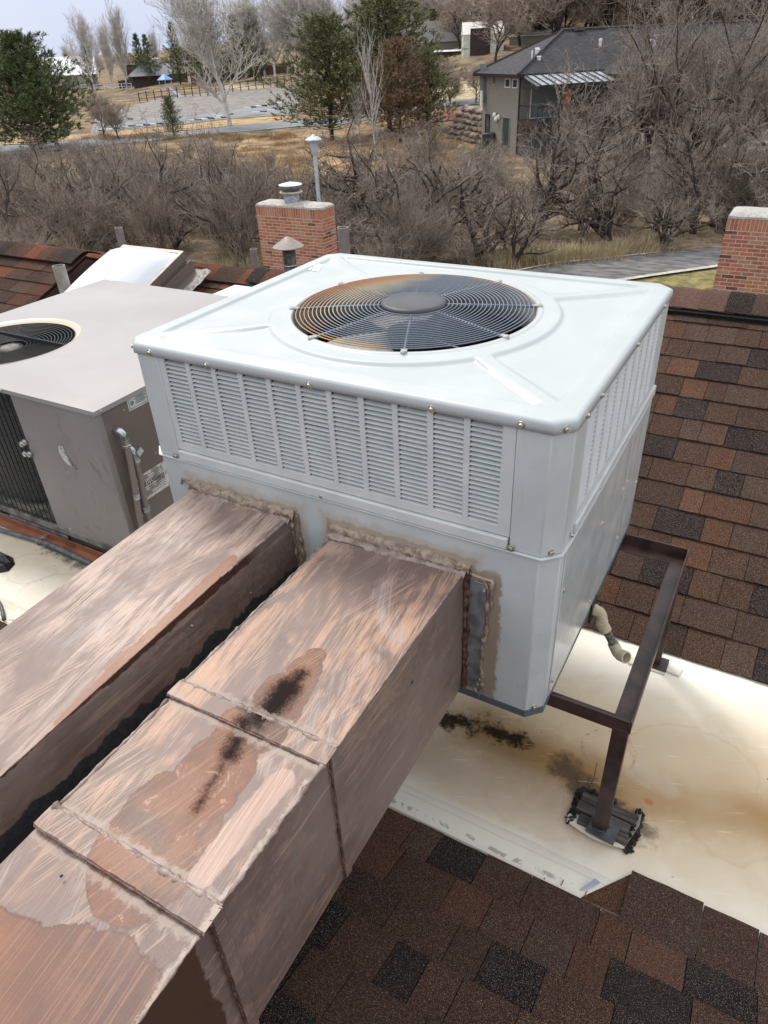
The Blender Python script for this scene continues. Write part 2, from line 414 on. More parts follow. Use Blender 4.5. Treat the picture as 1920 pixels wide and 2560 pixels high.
def guard_f(g):
    x, y, z = g.pos(); r = (x*x + y*y).sqrt()
    n = g.noise(9, 4, .6)
    rust = (x*-1.0 + y*.15 + (n-.5)*.18)
    k = rust.st(.06, .22); ko = r.st(.20, .31)
    ring2 = (r.st(.295,.315)) * (y.st(.12,.24)*.8 + y.st(-.10,-.22)*x.st(.2,.0))
    c = g.mix(k, (.15,.18,.225), (.52,.45,.30))
    c = g.mix(k * ko * .8, c, (.42,.16,.06))
    c = g.mix(ring2.min(1) * n.st(.35,.55), c, (.42,.25,.09))
    c = g.mix(n.st(.55,.7)*.35, c, (.25,.29,.34))
    return {'c': c, 'r': n*.3 + .35}
M_guard = mat("rusting_guard_wire", guard_f)
M_spoke = noisy("guard_spoke_paint", (.10,.135,.18), (.19,.24,.31), 30, .45)
M_hub = noisy("grey_hub_plastic", (.045,.05,.056), (.07,.077,.085), 10, .5, bs=.1)
M_clip = noisy("clip_metal", (.30,.32,.31), (.45,.46,.44), 40, .4, metal=.4)
M_blade = noisy("dusty_fan_blade", (.42,.38,.31), (.66,.60,.50), 7, .5)
M_orif = noisy("fan_shroud_paint", (.22,.23,.235), (.40,.41,.41), 8, .5)
M_iron = noisy("rust_brown_painted_iron", (.030,.018,.016), (.075,.040,.033), 18, .42, bs=.3)
M_plate = noisy("dark_base_plate", (.035,.04,.045), (.07,.075,.08), 18, .5)
def pvc_f(g):
    n = g.noise(26, 4); f = g.noise(60, 5)
    return {'c': g.mix(f.st(.60,.68)*.8, g.mix(n.st(.4,.7), (.66,.60,.46), (.52,.43,.28)), (.30,.20,.11)), 'b': f, 'bs': .3}
M_pvc = mat("aged_pvc", pvc_f, rough=.5)
M_pipe_blk = noisy("mottled_black_pipe", (.045,.042,.042), (.26,.25,.24), 75, .6)
M_wood = noisy("weathered_black_wood", (.035,.03,.027), (.12,.10,.088), 6, .9, sc3=(1,14,14), bs=.8)
M_tar = noisy("tar_debris", (.010,.009,.008), (.06,.052,.045), 60, .9, bs=1, bd=.01)
M_flap = noisy("cream_membrane_scrap", (.55,.51,.42), (.74,.70,.60), 9, .5)
M_blue = mat("blue_grey_film", col=(.36,.42,.53), rough=.4)
def taupe(a, b, dirt=.5):
    def f(g):
        n = g.noise(2.4, 5, .6); s = g.noise(1, 5, .65, sc3=(16,16,5), dist=1.2); k = g.noise(7, 5, .6, dist=.8)
        c = g.mix(n.st(.3,.7), a, b); c = g.mix(s.st(.60,.70)*dirt, c, tuple(q*.62 for q in a))
        c = g.mix(k.st(.62,.70)*dirt*.5, c, tuple(q*.7 for q in a))
        return {'c': c, 'b': g.noise(12, 2), 'bs': .05, 'r': n*.2 + .32}
    return f
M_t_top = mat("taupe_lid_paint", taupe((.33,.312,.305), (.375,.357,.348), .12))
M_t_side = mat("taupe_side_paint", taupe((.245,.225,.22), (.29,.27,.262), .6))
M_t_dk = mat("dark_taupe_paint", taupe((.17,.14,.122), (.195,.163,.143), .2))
M_cream_rim = mat("cream_rim_paint", col=(.62,.52,.42), rough=.4)
M_blackwire = mat("black_wire", col=(.012,.012,.012), rough=.4)
M_zinc = noisy("zinc_fitting", (.35,.37,.39), (.60,.62,.64), 40, .28, metal=.85)
M_conduit = mat("taupe_painted_conduit", col=(.25,.205,.185), rough=.45)
M_label = noisy("silver_label", (.50,.51,.52), (.62,.63,.64), 20, .35)
M_print = mat("label_print", col=(.04,.04,.045), rough=.6)
M_rate = noisy("worn_rating_label", (.34,.31,.28), (.66,.65,.62), 26, .5, lo=.42, hi=.52)
M_rail = noisy("orange_rust_rail", (.20,.075,.040), (.32,.13,.075), 12, .5)
M_flex = noisy("grey_flex_conduit", (.07,.085,.095), (.18,.20,.21), 20, .45)
M_whitepl = mat("white_skylight_acrylic", col=(.80,.84,.87), rough=.18, spec=.6)
M_skyframe = mat("brown_skylight_curb", col=(.16,.125,.105), rough=.5)
M_skywood = noisy("weathered_skylight_rim", (.48,.40,.32), (.62,.55,.47), 14, .6)
M_fascia = noisy("dark_brown_fascia", (.050,.030,.027), (.075,.046,.042), 3, .35)
M_cement = noisy("grey_roof_cement", (.20,.19,.18), (.42,.41,.39), 45, .8, bs=.8)
M_vent = noisy("taupe_vent_pipe", (.22,.19,.17), (.30,.265,.24), 14, .55)
M_ventd = noisy("dark_vent_collar", (.06,.055,.055), (.20,.185,.175), 24, .6)
M_ridgev = mat("black_ridge_vent", col=(.010,.010,.011), rough=.6)
M_mortar = noisy("pale_mortar", (.60,.50,.40), (.70,.60,.50), 50, .9)
BR = [noisy("brick_%s" % n, a, b, 22, .85, bs=.4) for n, a, b in (
    ("orange", (.42,.165,.09), (.52,.23,.135)), ("red", (.34,.12,.075), (.45,.175,.105)),
    ("tan", (.42,.22,.135), (.50,.28,.18)), ("dark", (.12,.062,.048), (.21,.10,.072)))]
M_crown = noisy("concrete_crown", (.36,.35,.31), (.52,.50,.45), 16, .85, bs=.8)
M_crown2 = noisy("pale_concrete_crown", (.34,.33,.31), (.46,.445,.42), 22, .85, bs=.8)
M_lampm = noisy("pale_blue_grey_lamp_paint", (.42,.50,.54), (.56,.63,.66), 8, .5)
M_bark = noisy("dark_bark", (.026,.020,.018), (.075,.058,.05), 12, .9, sc3=(1,1,.3))
M_twig = noisy("grey_brown_twigs", (.118,.095,.074), (.345,.285,.23), 1.2, .9)
M_twig2 = noisy("mauve_grey_twigs", (.138,.113,.092), (.37,.31,.26), 1.1, .9)
M_pale = noisy("pale_bark", (.36,.335,.30), (.66,.63,.58), 1.4, .9)
M_tan = noisy("tan_twigs", (.24,.19,.155), (.46,.38,.32), 1.0, .9)
M_orangegrass = noisy("orange_dry_grass", (.24,.165,.085), (.50,.345,.165), .9, .9)
M_straw = noisy("straw_dry_grass", (.34,.27,.15), (.52,.44,.28), 1.6, .9)
def pine_mat(name, a, b):
    def f(g):
        n = g.noise(.9, 3); k = g.noise(5, 3); return g.mix(k.st(.35,.65), a, g.mix(n.st(.4,.6), b, tuple(c*1.25 for c in b)))
    return mat(name, f, rough=.75, spec=.3)
M_pineg = pine_mat("pine_needles", (.055,.080,.030), (.155,.18,.075))
M_pineo = pine_mat("olive_pine_needles", (.075,.088,.034), (.20,.205,.095))
M_pineb = pine_mat("dead_brown_needles", (.11,.075,.040), (.27,.185,.11))
def ground_f(g):
    x, y, z = g.pos(); n1 = g.noise(.05, 5); n2 = g.noise(.4, 5, .6); n3 = g.noise(4, 6, .7); sp = g.noise(14, 2)
    c = g.mix(n2.st(.35,.65), (.125,.094,.066), (.30,.23,.155))
    c = g.mix(n1.st(.42,.6) * n2.st(.35,.6) * .8, c, (.34,.25,.14))
    c = g.mix(n3.st(.50,.66) * .75, c, (.05,.036,.028))
    c = g.mix(sp.st(.70,.76) * .7, c, (.50,.45,.38))
    return {'c': c, 'b': n3, 'bs': 1, 'bd': .05}
M_ground = mat("leaf_litter_ground", ground_f, rough=.95, spec=.1)
M_lawn = noisy("yellow_green_lawn", (.115,.105,.032), (.27,.22,.085), 3.2, .95, detail=8, bs=1, bd=.03)
M_asph = noisy("worn_asphalt_path", (.075,.073,.075), (.19,.185,.185), 1.6, .85, detail=8, sc3=(1,2.6,1), bs=.4)
M_road = noisy("grey_road", (.16,.17,.18), (.23,.24,.255), .4, .8)
M_gravel = noisy("grey_gravel_lot", (.17,.16,.15), (.27,.25,.235), .9, .95, detail=8)
M_kerb = noisy("concrete_kerb", (.38,.36,.32), (.54,.51,.46), 6, .9)
M_stucco = noisy("grey_beige_stucco", (.23,.215,.19), (.265,.25,.22), 6, .9, bs=.3)
M_stucco2 = noisy("light_beige_stucco", (.34,.31,.27), (.40,.37,.325), 6, .9)
M_hroof = noisy("charcoal_house_shingle", (.026,.025,.027), (.058,.056,.060), 3.0, .9, sc3=(1,1,6), bs=.6)
M_mroof = noisy("grey_metal_roof", (.32,.36,.39), (.44,.48,.51), 2, .35, metal=.3)
M_trim = mat("black_trim", col=(.02,.021,.023), rough=.4)
M_post = noisy("orange_wood_post", (.26,.105,.038), (.36,.16,.065), 4, .6)
M_glass = mat("window_glass", col=(.055,.075,.08), rough=.08, spec=.8)
M_rock = noisy("tan_boulder", (.20,.16,.125), (.42,.34,.27), 1.6, .9, bs=.6, bd=.03)
M_white = mat("white_paint", col=(.76,.77,.77), rough=.5)
M_offw = noisy("off_white_siding", (.55,.54,.49), (.66,.65,.60), 2, .7)
M_dkred = mat("dark_red_brick", col=(.10,.045,.035), rough=.9)
M_dkwood = noisy("dark_brown_boards", (.028,.018,.016), (.06,.038,.032), 3, .8)
M_fence = noisy("red_brown_fence", (.07,.038,.034), (.13,.07,.06), 2, .85)
M_bluep = mat("blue_canopy", col=(.13,.28,.60), rough=.4)
M_redg = noisy("red_cinder_gravel", (.16,.055,.045), (.24,.10,.085), 3, .95)
#PARTS
# ============================================================ ROOF
ZD = -.52
P22 = math.radians(22); PL = math.radians(17.6)
RIDGE_Y = 2.37
ZR = ZD + (RIDGE_Y - .46) * math.tan(P22)
ZL = ZD + (RIDGE_Y - .46) * math.tan(PL)
def grid_sheet(x0, x1, y0, y1, z, n=1):
    return MB().add([(x0,y0,z),(x1,y0,z),(x1,y1,z),(x0,y1,z)], [(0,1,2,3)])
m = grid_sheet(-9, 7, -.72, .52, ZD); m.add([(-9,.52,ZD),(-1.05,.52,ZD),(-1.05,1.40,ZD),(-9,1.40,ZD)], [(0,1,2,3)])
deck = struct(m.build('roof_membrane_deck', M_deck))
def slab(pts, th=.02):
    up = [Vector(p) for p in pts]; n = (up[1]-up[0]).cross(up[2]-up[0]).normalized() * th
    k = len(up); return MB().add(up + [p - n for p in up], [tuple(range(k)), tuple(range(k, 2*k))[::-1]] + [(i, i+k, (i+1)%k+k, (i+1)%k) for i in range(k)])
yb, zb = 4.6, ZR - (4.6-RIDGE_Y)*math.tan(P22)
far = struct(slab([(-1.05,.46,ZD),(7,.46,ZD),(7,RIDGE_Y,ZR),(-1.05,RIDGE_Y,ZR)]).build('far_roof_slope', SH[4]))
fleft = struct(slab([(-7,1.40,ZD+.94*math.tan(PL)),(-1.05,1.40,ZD+.94*math.tan(PL)),(-1.05,RIDGE_Y,ZL),(-7,RIDGE_Y,ZL)]).build('left_far_roof_slope', SH[4]))
MB().add([(-7,1.40,ZD),(-1.05,1.40,ZD),(-1.05,1.40,ZD+.94*math.tan(PL)),(-7,1.40,ZD+.94*math.tan(PL))], [(0,1,2,3)]).build('roof_step', M_fascia, fleft)
struct(slab([(7,RIDGE_Y,ZR),(7,yb,zb),(-1.05,yb,zb),(-1.05,RIDGE_Y,ZR)][::-1]).build('back_roof_slope', SH[4]))
struct(slab([(-1.05,RIDGE_Y,ZL),(-1.05,yb,ZL-.9),(-9,yb,ZL-.9),(-9,RIDGE_Y,ZL)][::-1]).build('left_back_roof_slope', SH[4]))
# near slope rises toward the camera
yn = -3.6; zn = ZD + (-.60 - yn) * math.tan(P22)
near = struct(slab([(7,-.600,ZD-.002),(-9,-.600,ZD-.002),(-9,yn,zn),(7,yn,zn)]).build('near_roof_slope', SH[4]))
# walls and lower wing under the roofs
struct(MB().box((-9.2,-7,-5.3),(7,-3.61,zn-.1)).box((-9.2,-3.6,-5.3),(7,4.3,ZD-.75)).build('building_walls', M_stucco2))
struct(MB().box((-11,7.2,-5.3),(3,12.6,-3.85)).build('lower_wing', M_dkred))
struct(MB().box((-11.3,6.9,-3.85),(3.3,12.9,-3.75)).build('lower_wing_roof', SH[0]))

# shingle tabs: six shared meshes, one object for each tab
def tab_mesh(wd, var):
    L = .168; j = [U(-.002,.002) for _ in range(4)]
    t = .0045 + (.004 if var % 2 else 0)
    n = 4; vs = []
    for k in range(n+1):
        x = .0012 + (wd-.0024)*k/n; yy = j[k % 4]*.8
        vs += [(x, yy, .006), (x, yy+.0008, .006+t), (x, L, .0035), (x, L, 0)]
    fs = []
    for k in range(n):
        a, b = 4*k, 4*k+4
        fs += [(a,b,b+1,a+1),(a+1,b+1,b+2,a+2),(a+2,b+2,b+3,a+3)]
    fs += [(0,1,2,3),(4*n+3,4*n+2,4*n+1,4*n)]
    me = bpy.data.meshes.new('shingle'); me.from_pydata(vs, [], fs); me.materials.append(SH[0]); me.update(); return me
WD = [.085,.11,.135,.16,.19,.225]
WDP = [.085,.11,.11,.135,.135,.16]
TABS = {w_: [tab_mesh(w_, k) for k in range(4)] for w_ in WD}
def pickm(pal):
    r = R(); a = 0
    for q, i in pal:
        a += q
        if r < a: return i if not isinstance(i, int) else SH[i]
    return SH[0]
PAL = [(.40,0),(.30,1),(.10,2),(.10,3),(.10,4)]
PALN = [(.40,0),(.12,1),(.15,2),(.19,3),(.14,4)]
PALR = [(.30,SH[0]),(.22,SH[1]),(.24,FRESH[1]),(.10,FRESH[0]),(.14,SH[4])]
def lay(parent, x0, x1, ybase, zbase, pitch, dirn, s0, e, rows, pal, clip=None, fixed=()):
    st = MB(); cnt = 0
    for r_ in range(rows):
        s = s0 + r_*e; x = x0 - U(0,.2); prev = None
        while x < x1:
            wd = random.choice(WDP) if R() < .8 else .19
            for fx0, fw, fr, fm in fixed:
                if fr == r_ and x < fx0 < x + wd + .04:
                    if fx0 - x > .03:
                        wd = min(WD, key=lambda q: abs(q-(fx0-x)))
            mm = pickm(pal)
            if mm is prev and R() < .6: mm = pickm(pal)
            for fx0, fw, fr, fm in fixed:
                if fr == r_ and abs(x - fx0) < .05: mm = SH[fm]; wd = min(WD, key=lambda q: abs(q-fw))
            xm = x + wd/2
            if clip and not clip(xm, s): x += wd; continue
            y = ybase + dirn*s*math.cos(pitch); z = zbase + s*math.sin(pitch)
            me = random.choice(TABS[wd])
            lift = .001*R()
            if dirn > 0: loc = (x, y, z + lift); rot = (pitch, 0, U(-.004,.004))
            else: loc = (x + wd, y, z + lift); rot = (pitch, 0, PI + U(-.004,.004))
            inst(me, 'shingle', parent, loc, rot, m=mm); cnt += 1
            prev = mm; x += wd
    return cnt
c1 = lay(far, -.35, 2.0, .455, ZD+.001, P22, 1, -.004, .1325, 15, PAL)
c2 = lay(near, -.1, 2.35, -.600, ZD, P22, -1, .016, .138, 18, PALN, clip=lambda x, s: (s < 1.5 and x < 2.3) or s < 1.0,
         fixed=((.64,.135,2,3),(.478,.11,1,2),(.60,.11,1,0),(.37,.135,0,3),(.94,.135,0,2),(.77,.16,2,0),(.90,.19,1,3)))
# the row that laps out over the membrane on the right
for x, wd, k, ys in ((.895,.19,1,0), (1.085,.135,0,-.006), (1.22,.225,1,-.012), (1.445,.16,0,-.02), (1.605,.225,4,-.028), (1.83,.19,0,-.036), (2.02,.225,1,-.044)):
    inst(TABS[wd][1], 'shingle', near, (x+wd, -.466+ys, ZD+.003), (math.radians(7), 0, PI), m=SH[k])
MB().add([(.79,-.60,ZD+.004),(.90,-.60,ZD+.012),(.90,-.468,ZD+.010)], [(0,1,2)]).build('cut_shingle', SH[2], near)
c3 = lay(fleft, -4.6, -1.9, 1.405, ZD+.945*math.tan(PL), PL, 1, .0, .1325, 8, PALR)
# ridge vent and cap shingles
def cap_mesh(Lx):
    prof = [(-.155,-.052),(-.11,-.030),(-.06,-.010),(-.02,.0015),(.02,.0015),(.06,-.010),(.11,-.030),(.155,-.052)]
    vs = []
    for x in (0, Lx):
        k = .006 if x == 0 else 0
        vs += [(x, y, z+k) for y, z in prof] + [(x, y, z-.005+k) for y, z in prof]
    n = len(prof); fs = []
    for i in range(n-1): fs += [(i, i+1, 2*n+i+1, 2*n+i)[::-1], (n+i, 2*n+n+i, 2*n+n+i+1, n+i+1)[::-1], (i, n+i, n+i+1, i+1)[::-1]]
    fs += [(0, 2*n, 3*n, n), (n-1, 2*n-1, 4*n-1, 3*n-1)]
    me = bpy.data.meshes.new('cap_shingle'); me.from_pydata(vs, [], fs); me.materials.append(SH[0]); me.update(); return me
CAPM = cap_mesh(.17)
def caps(parent, x0, x1, yy, zz, mats, e=.125, name='cap_shingle'):
    x = x0; k = 0
    while x < x1:
        mm = mats(k, x)
        inst(CAPM, name, parent, (x, yy, zz), (0, U(-.004,.004), 0), m=mm); x += e; k += 1
def rv(parent, x0, x1, zz, yy=RIDGE_Y):
    m = MB()
    for sgn in (-1, 1):
        m.obox(((x0+x1)/2, yy+sgn*.085, zz-.012), ((x1-x0)/2,0,0), (0,.073,-sgn*.030), (0,sgn*.006,.012))
    n = int((x1-x0)/.011)
    for i in range(n):
        x = x0 + (x1-x0)*i/n
        m.box((x, yy-.166, zz-.058), (x+.004, yy-.158, zz-.030))
    return m.build('ridge_vent', M_ridgev, parent, kind='stuff')
CAPB = shingle_mat('shingle_ridge', (.09,.052,.043), (.22,.125,.10))
caps(far, .0, 3.0, RIDGE_Y, ZR+.040, lambda k, x: SH[3] if .62 < x < .72 or x > 1.4 and R() < .2 else random.choice([SH[1],CAPB,CAPB]), .125)
rv(far, .0, 3.0, ZR+.002)
caps(fleft, -2.52, -1.2, RIDGE_Y, ZL+.055, lambda k, x: SH[3] if k == 0 else FRESH[1])
rv(fleft, -2.5, -1.1, ZL+.014)
caps(fleft, -2.98, -2.60, RIDGE_Y, ZL+.035, lambda k, x: [FRESH[0], SH[4], SH[4]][k % 3])
caps(fleft, -4.6, -3.5, RIDGE_Y, ZL+.030, lambda k, x: random.choice([SH[0], FRESH[0]]))

# gabled roof on the left with its dark fascia
GX, GY = -3.93, 2.03; gp = on(*(0+211.2, 635.8), 1, GY); GX = gp.x; GZ = gp.z
GP = math.radians(21.5)
gl = thing('gabled_roof', 'small gable roof of red brown shingles with dark brown fascia, left of the skylight', 'roof', (GX, GY, ZD))
yb1 = .55
def gz(y): return GZ - .012 - abs(y-GY)*math.tan(GP)
slab([(-8,yb1,gz(yb1)),(GX,yb1,gz(yb1)),(GX,GY,gz(GY)),(-8,GY,gz(GY))]).build('roof_slope', SH[4], gl)
slab([(-8,GY,gz(GY)),(GX,GY,gz(GY)),(GX,4.2,gz(4.2)),(-8,4.2,gz(4.2))]).build('back_slope', SH[4], gl)
MB().add([(GX-.09,yb1,gz(yb1)-.02),(GX-.09,GY,gz(GY)-.02),(GX-.09,4.2,gz(4.2)-.02),(GX-.09,4.2,-1.2),(GX-.09,yb1,-1.2)], [(0,1,2,3,4)][::-1]).build('gable_wall', M_fascia, gl)
for sg, y1 in ((-1, yb1), (1, 4.2)):
    a = Vector((GX-.012, GY, gz(GY)-.05)); b = Vector((GX-.012, y1, gz(y1)-.05)); c = (a+b)/2; h = (b-a)/2; up = Vector((0,0,.042))
    MB().obox(c, (.012,0,0), h, up).build('rake_fascia', M_fascia, gl, bevel=.004)
    MB().obox(c+Vector((-.03,0,-.035)), (.028,0,0), h*.99, up*.25).build('rake_trim', M_fascia, gl, bevel=.003)
r_ = 0; s = .02
while s < (GY-yb1)/math.cos(GP) - .02:
    x = GX + .012
    first = True
    while x > -7.2:
        wd = random.choice(WD[2:]) if not first else random.choice([.085,.11,.16,.19])
        y = yb1 + s*math.cos(GP); z = gz(yb1) + s*math.sin(GP)
        if y > .95: inst(random.choice(TABS[wd]), 'shingle', gl, (x-wd-gl.location.x, y-gl.location.y, z+.001-gl.location.z), (GP,0,U(-.004,.004)), m=pickm(PALR))
        x -= wd; first = False
    s += .1325
k = 0; x = GX - .155
while x > -7:
    inst(CAPM, 'cap_shingle', gl, (x-gl.location.x, 0, GZ+.020-gl.location.z), (0,0,0), m=[SH[3],SH[4],FRESH[1],FRESH[0],FRESH[1],SH[0]][k % 6]); x -= .125; k += 1

# ============================================================ WHITE ROOFTOP UNIT
W2, D2, HT, CH, INS = .6, .504, .83, .0366, .0047
def octo(w_, d_, c):
    return [(-w_+c,-d_),(w_-c,-d_),(w_,-d_+c),(w_,d_-c),(w_-c,d_),(-w_+c,d_),(-w_,d_-c),(-w_,-d_+c)]
ac = thing('rooftop_unit', 'large white packaged rooftop air conditioner with louvred sides and round rusting fan guard', 'air conditioner', (0,0,-.05))
MB().prism(octo(W2-INS, D2-INS, CH), .004, .497).build('lower_cabinet', M_low, ac, bevel=.003)
MB().prism(octo(W2-INS+.002, D2-INS+.002, CH), -.012, .010).build('base_rail', mat('blue_grey_base', col=(.10,.125,.15), rough=.5), ac)
xs = W2-INS
# raised panels on the right face
for y0, y1 in ((-.432,.216),(.222,.45)):
    pn = MB().box((xs-.002,y0,.016),(xs+.0035,y1,.484)).build('side_panel', M_cabR, ac, bevel=.0015)
    for yy, zz in ([(-.415,.36),(-.415,.06),(-.06,.33),(-.06,.05),(.19,.3)] if y0 < 0 else [(.24,.30),(.24,.09),(.42,.2)]):
        MB().lathe([(0,.004),(.004,.0038),(.006,.002),(.0075,.0005),(.0075,0)], (xs+.0035,yy,zz), 8, (1,0,0)).build('screw', M_screw, pn)
# mid rail with its thin lip
def ring_strip(name, w_, d_, c, z0, z1, m_, bev=.002): return MB().prism(octo(w_, d_, c), z0, z1).build(name, m_, ac, bevel=bev)
ring_strip('seam_lip', W2+.001, D2+.001, CH, .4945, .4985, M_louv, .001)
MB().box((-.484,-D2-.002,.4995),(.484,-.45,.528)).build('louvre_ledge', M_louv, ac, bevel=.003)
MB().box((.52,-.380,.4995),(W2+.002,.468,.528)).build('louvre_ledge', M_louv, ac, bevel=.003)
# dark core behind the louvres, coil faces
MB().box((-.572,-.476,.53),(.572,.476,.60)).build('coil_tray', M_dark, ac)
for a, b in (((-.56,-.474,.53),(.56,-.462,.80)), ((.560,-.46,.53),(.572,.46,.80)), ((-.572,-.46,.53),(-.560,.46,.80)), ((-.56,.462,.53),(.56,.474,.80))):
    MB().box(a, b).build('coil', M_coil, ac)
# corner posts
def post(sx, sy):
    w_, d_ = W2-INS, D2-INS
    pl = [(.487,-d_),(w_-CH,-d_),(w_,-d_+CH),(w_,-.380),(w_-.02,-.380),(w_-.02,-d_+CH+.008),(w_-CH-.008,-d_+.02),(.487,-d_+.02)]
    pl = [(sx*x, -sy*y) for x, y in pl]
    if sx*-sy < 0: pl = pl[::-1]
    MB().prism(pl, .4995, .802).build('corner_post', M_cab, ac, bevel=.0025)
for sx in (1,-1):
    for sy in (-1,1): post(sx, -sy if False else sy)
# louvred panels
def louvre_mesh(wd, h):
    # pressed inward: foot flush with the sheet, head sunk, so the slot opens upward
    i, t = .0165, .0010
    vs = [(0,0,0),(wd,0,0),(.001,i*.45,h*.30),(wd-.004,i*.45,h*.30),(.002,i,h*.54),(wd-.012,i,h*.54),(.002,i+t,h*.52),(wd-.012,i+t,h*.52),
          (wd,0,h*.99),(wd-.003,i*.3,h*.99),(wd-.010,i,h*.99),(0,0,-h*.12),(wd,0,-h*.12)]
    fs = [(0,1,3,2),(2,3,5,4),(4,5,7,6),(1,8,9,3),(3,9,10,5),(11,12,1,0)]
    me = bpy.data.meshes.new('louvre'); me.from_pydata(vs, [], fs); me.materials.append(M_louv); me.update(); return me
LZ0, LZ1, NR = .552, .7955, 21
PH = (LZ1-LZ0)/NR
LM = louvre_mesh(.0715, PH)
def louvre_panel(name, ori, cols, x0, pit, ext, solo):
    # ori: function turning (along, outward, z) into world; along runs left to right seen from outside
    fr = MB()
    def bx(a0, a1, z0, z1, o0=-.006, o1=0):
        P = [ori(a, o, z) for z in (z0,z1) for a, o in ((a0,o0),(a1,o0),(a1,o1),(a0,o1))]
        fr.add(P, [(0,3,2,1),(4,5,6,7),(0,1,5,4),(1,2,6,5),(2,3,7,6),(3,0,4,7)])
    lo, hi = ext
    bx(lo, x0, .531, .80); bx(x0+pit*(cols-1)+.0715, hi, .531, .80)
    bx(x0-.001, x0+pit*(cols-1)+.0725, .531, LZ0, -.0058, .0002)
    for c in range(cols-1): bx(x0+pit*c+.0715, x0+pit*(c+1), LZ0-.001, .80, -.0056, -.0001)
    p = fr.build(name, M_louv, ac)
    stf = MB(); base = [Vector(v.co) for v in LM.vertices]; pol = [tuple(q.vertices) for q in LM.polygons]
    for c in range(cols):
        for k in range(NR):
            a0 = x0 + pit*c; z = LZ0 + k*PH
            if (c in solo):
                o = bpy.data.objects.new('louvre', LM); COL.objects.link(o); o.parent = p
                o.location = ori(a0, 0, z); o.rotation_euler = (0,0,ori.rz)
            else: stf.add([ori(a0+v.x, -v.y, z+v.z) for v in base], pol)
    if stf.v: stf.build('louvre_rows', M_louv, p, kind='stuff')
    return p
class Ori:
    def __init__(s, f, rz): s.f = f; s.rz = rz
    def __call__(s, *a): return s.f(*a)
FY = -.4975
# outward of the front face is -y
oF = Ori(lambda a, o, z: Vector((a, FY - o, z)), 0)
oR = Ori(lambda a, o, z: Vector((W2-INS-.001 + o, a, z)), PI/2)
oB = Ori(lambda a, o, z: Vector((-a, -FY + o, z)), PI)
oL = Ori(lambda a, o, z: Vector((-(W2-INS-.001) - o, -a, z)), -PI/2)
louvre_panel('louvre_panel', oF, 11, -.4665, .0853, (-.486,.486), range(11))
louvre_panel('louvre_panel', oR, 9, -.3655, .0853, (-.379,.45), (0,1,2))
louvre_panel('louvre_panel', oB, 11, -.4665, .0853, (-.486,.486), ())
louvre_panel('louvre_panel', oL, 9, -.3655, .0853, (-.379,.45), ())
# cover: pressed top with four sunk fields, rolled edge and skirt
HR = .334
angs = sorted(set([round(2*PI*k/420, 6) for k in range(420)] + [round(math.atan2(y, x) % (2*PI), 6) for x, y in octo(W2, D2, CH)]))
def edge_pt(a, w_=W2, d_=D2, c=CH):
    ca, sa = abs(math.cos(a)), abs(math.sin(a)); t = min(w_/max(ca,1e-9), d_/max(sa,1e-9)); t = min(t, (w_+d_-c)/(ca+sa)); return t
def sst(x, a, b): t = min(1, max(0, (x-a)/(b-a))); return t*t*(3-2*t)
def cover_z(x, y):
    r = math.hypot(x, y)
    ed = min(W2-abs(x), D2-abs(y), (W2+D2-CH-abs(x)-abs(y))*.7071)
    # distance from the diagonals joining the corners to the fan
    k = .430/.535; dg = abs(abs(y) - k*abs(x) - .0) / math.hypot(1, k)
    f = min(sst(ed, .053, .062), sst(dg, .017, .026), sst(r, .393, .406))
    z = HT - .0085*f + .003*sst(r, .5, .36) - .004*sst(ed, .05, 0)
    z += .0035*sst(r, .352, .345) 
    return z
NRr = 84; vs = []; fs = []
na = len(angs)
for i in range(NRr+1):
    for a in angs:
        R1 = edge_pt(a) - .011; t = i/NRr; r = HR + .004 + (R1 - HR - .004)*t; x, y = r*math.cos(a), r*math.sin(a); vs.append((x, y, cover_z(x, y)))
for dr, z in ((-.0065,HT-.0058),(-.0028,HT-.0085),(-.0006,HT-.0125),(0,HT-.018),(0,HT-.0305),(-.004,HT-.031)):
    for a in angs: R1 = edge_pt(a) + dr; vs.append((R1*math.cos(a), R1*math.sin(a), z))
rows_ = NRr+1+6
fs = [(i*na+k, i*na+(k+1)%na, (i+1)*na+(k+1)%na, (i+1)*na+k)[::-1] for i in range(rows_-1) for k in range(na)]
cv = MB().add(vs, fs).build('top_cover', M_top, ac, smooth='all')
# fix direction of the faces
bm = bmesh.new(); bm.from_mesh(cv.data); bmesh.ops.recalc_face_normals(bm, faces=bm.faces)
if bm.faces[0].normal.z < 0: bmesh.ops.reverse_faces(bm, faces=bm.faces)
bm.to_mesh(cv.data); bm.free(); cv.data.shade_smooth()
zc_ = cover_z(HR+.004, 0)
MB().lathe([(HR+.004,zc_),(HR+.001,zc_-.0005),(HR-.001,zc_-.004),(HR-.003,zc_-.012),(HR-.004,zc_-.05),(HR-.002,zc_-.10),(HR+.05,zc_-.13),(HR+.16,zc_-.14)], n=96).build('fan_shroud', M_orif, ac, smooth='all')
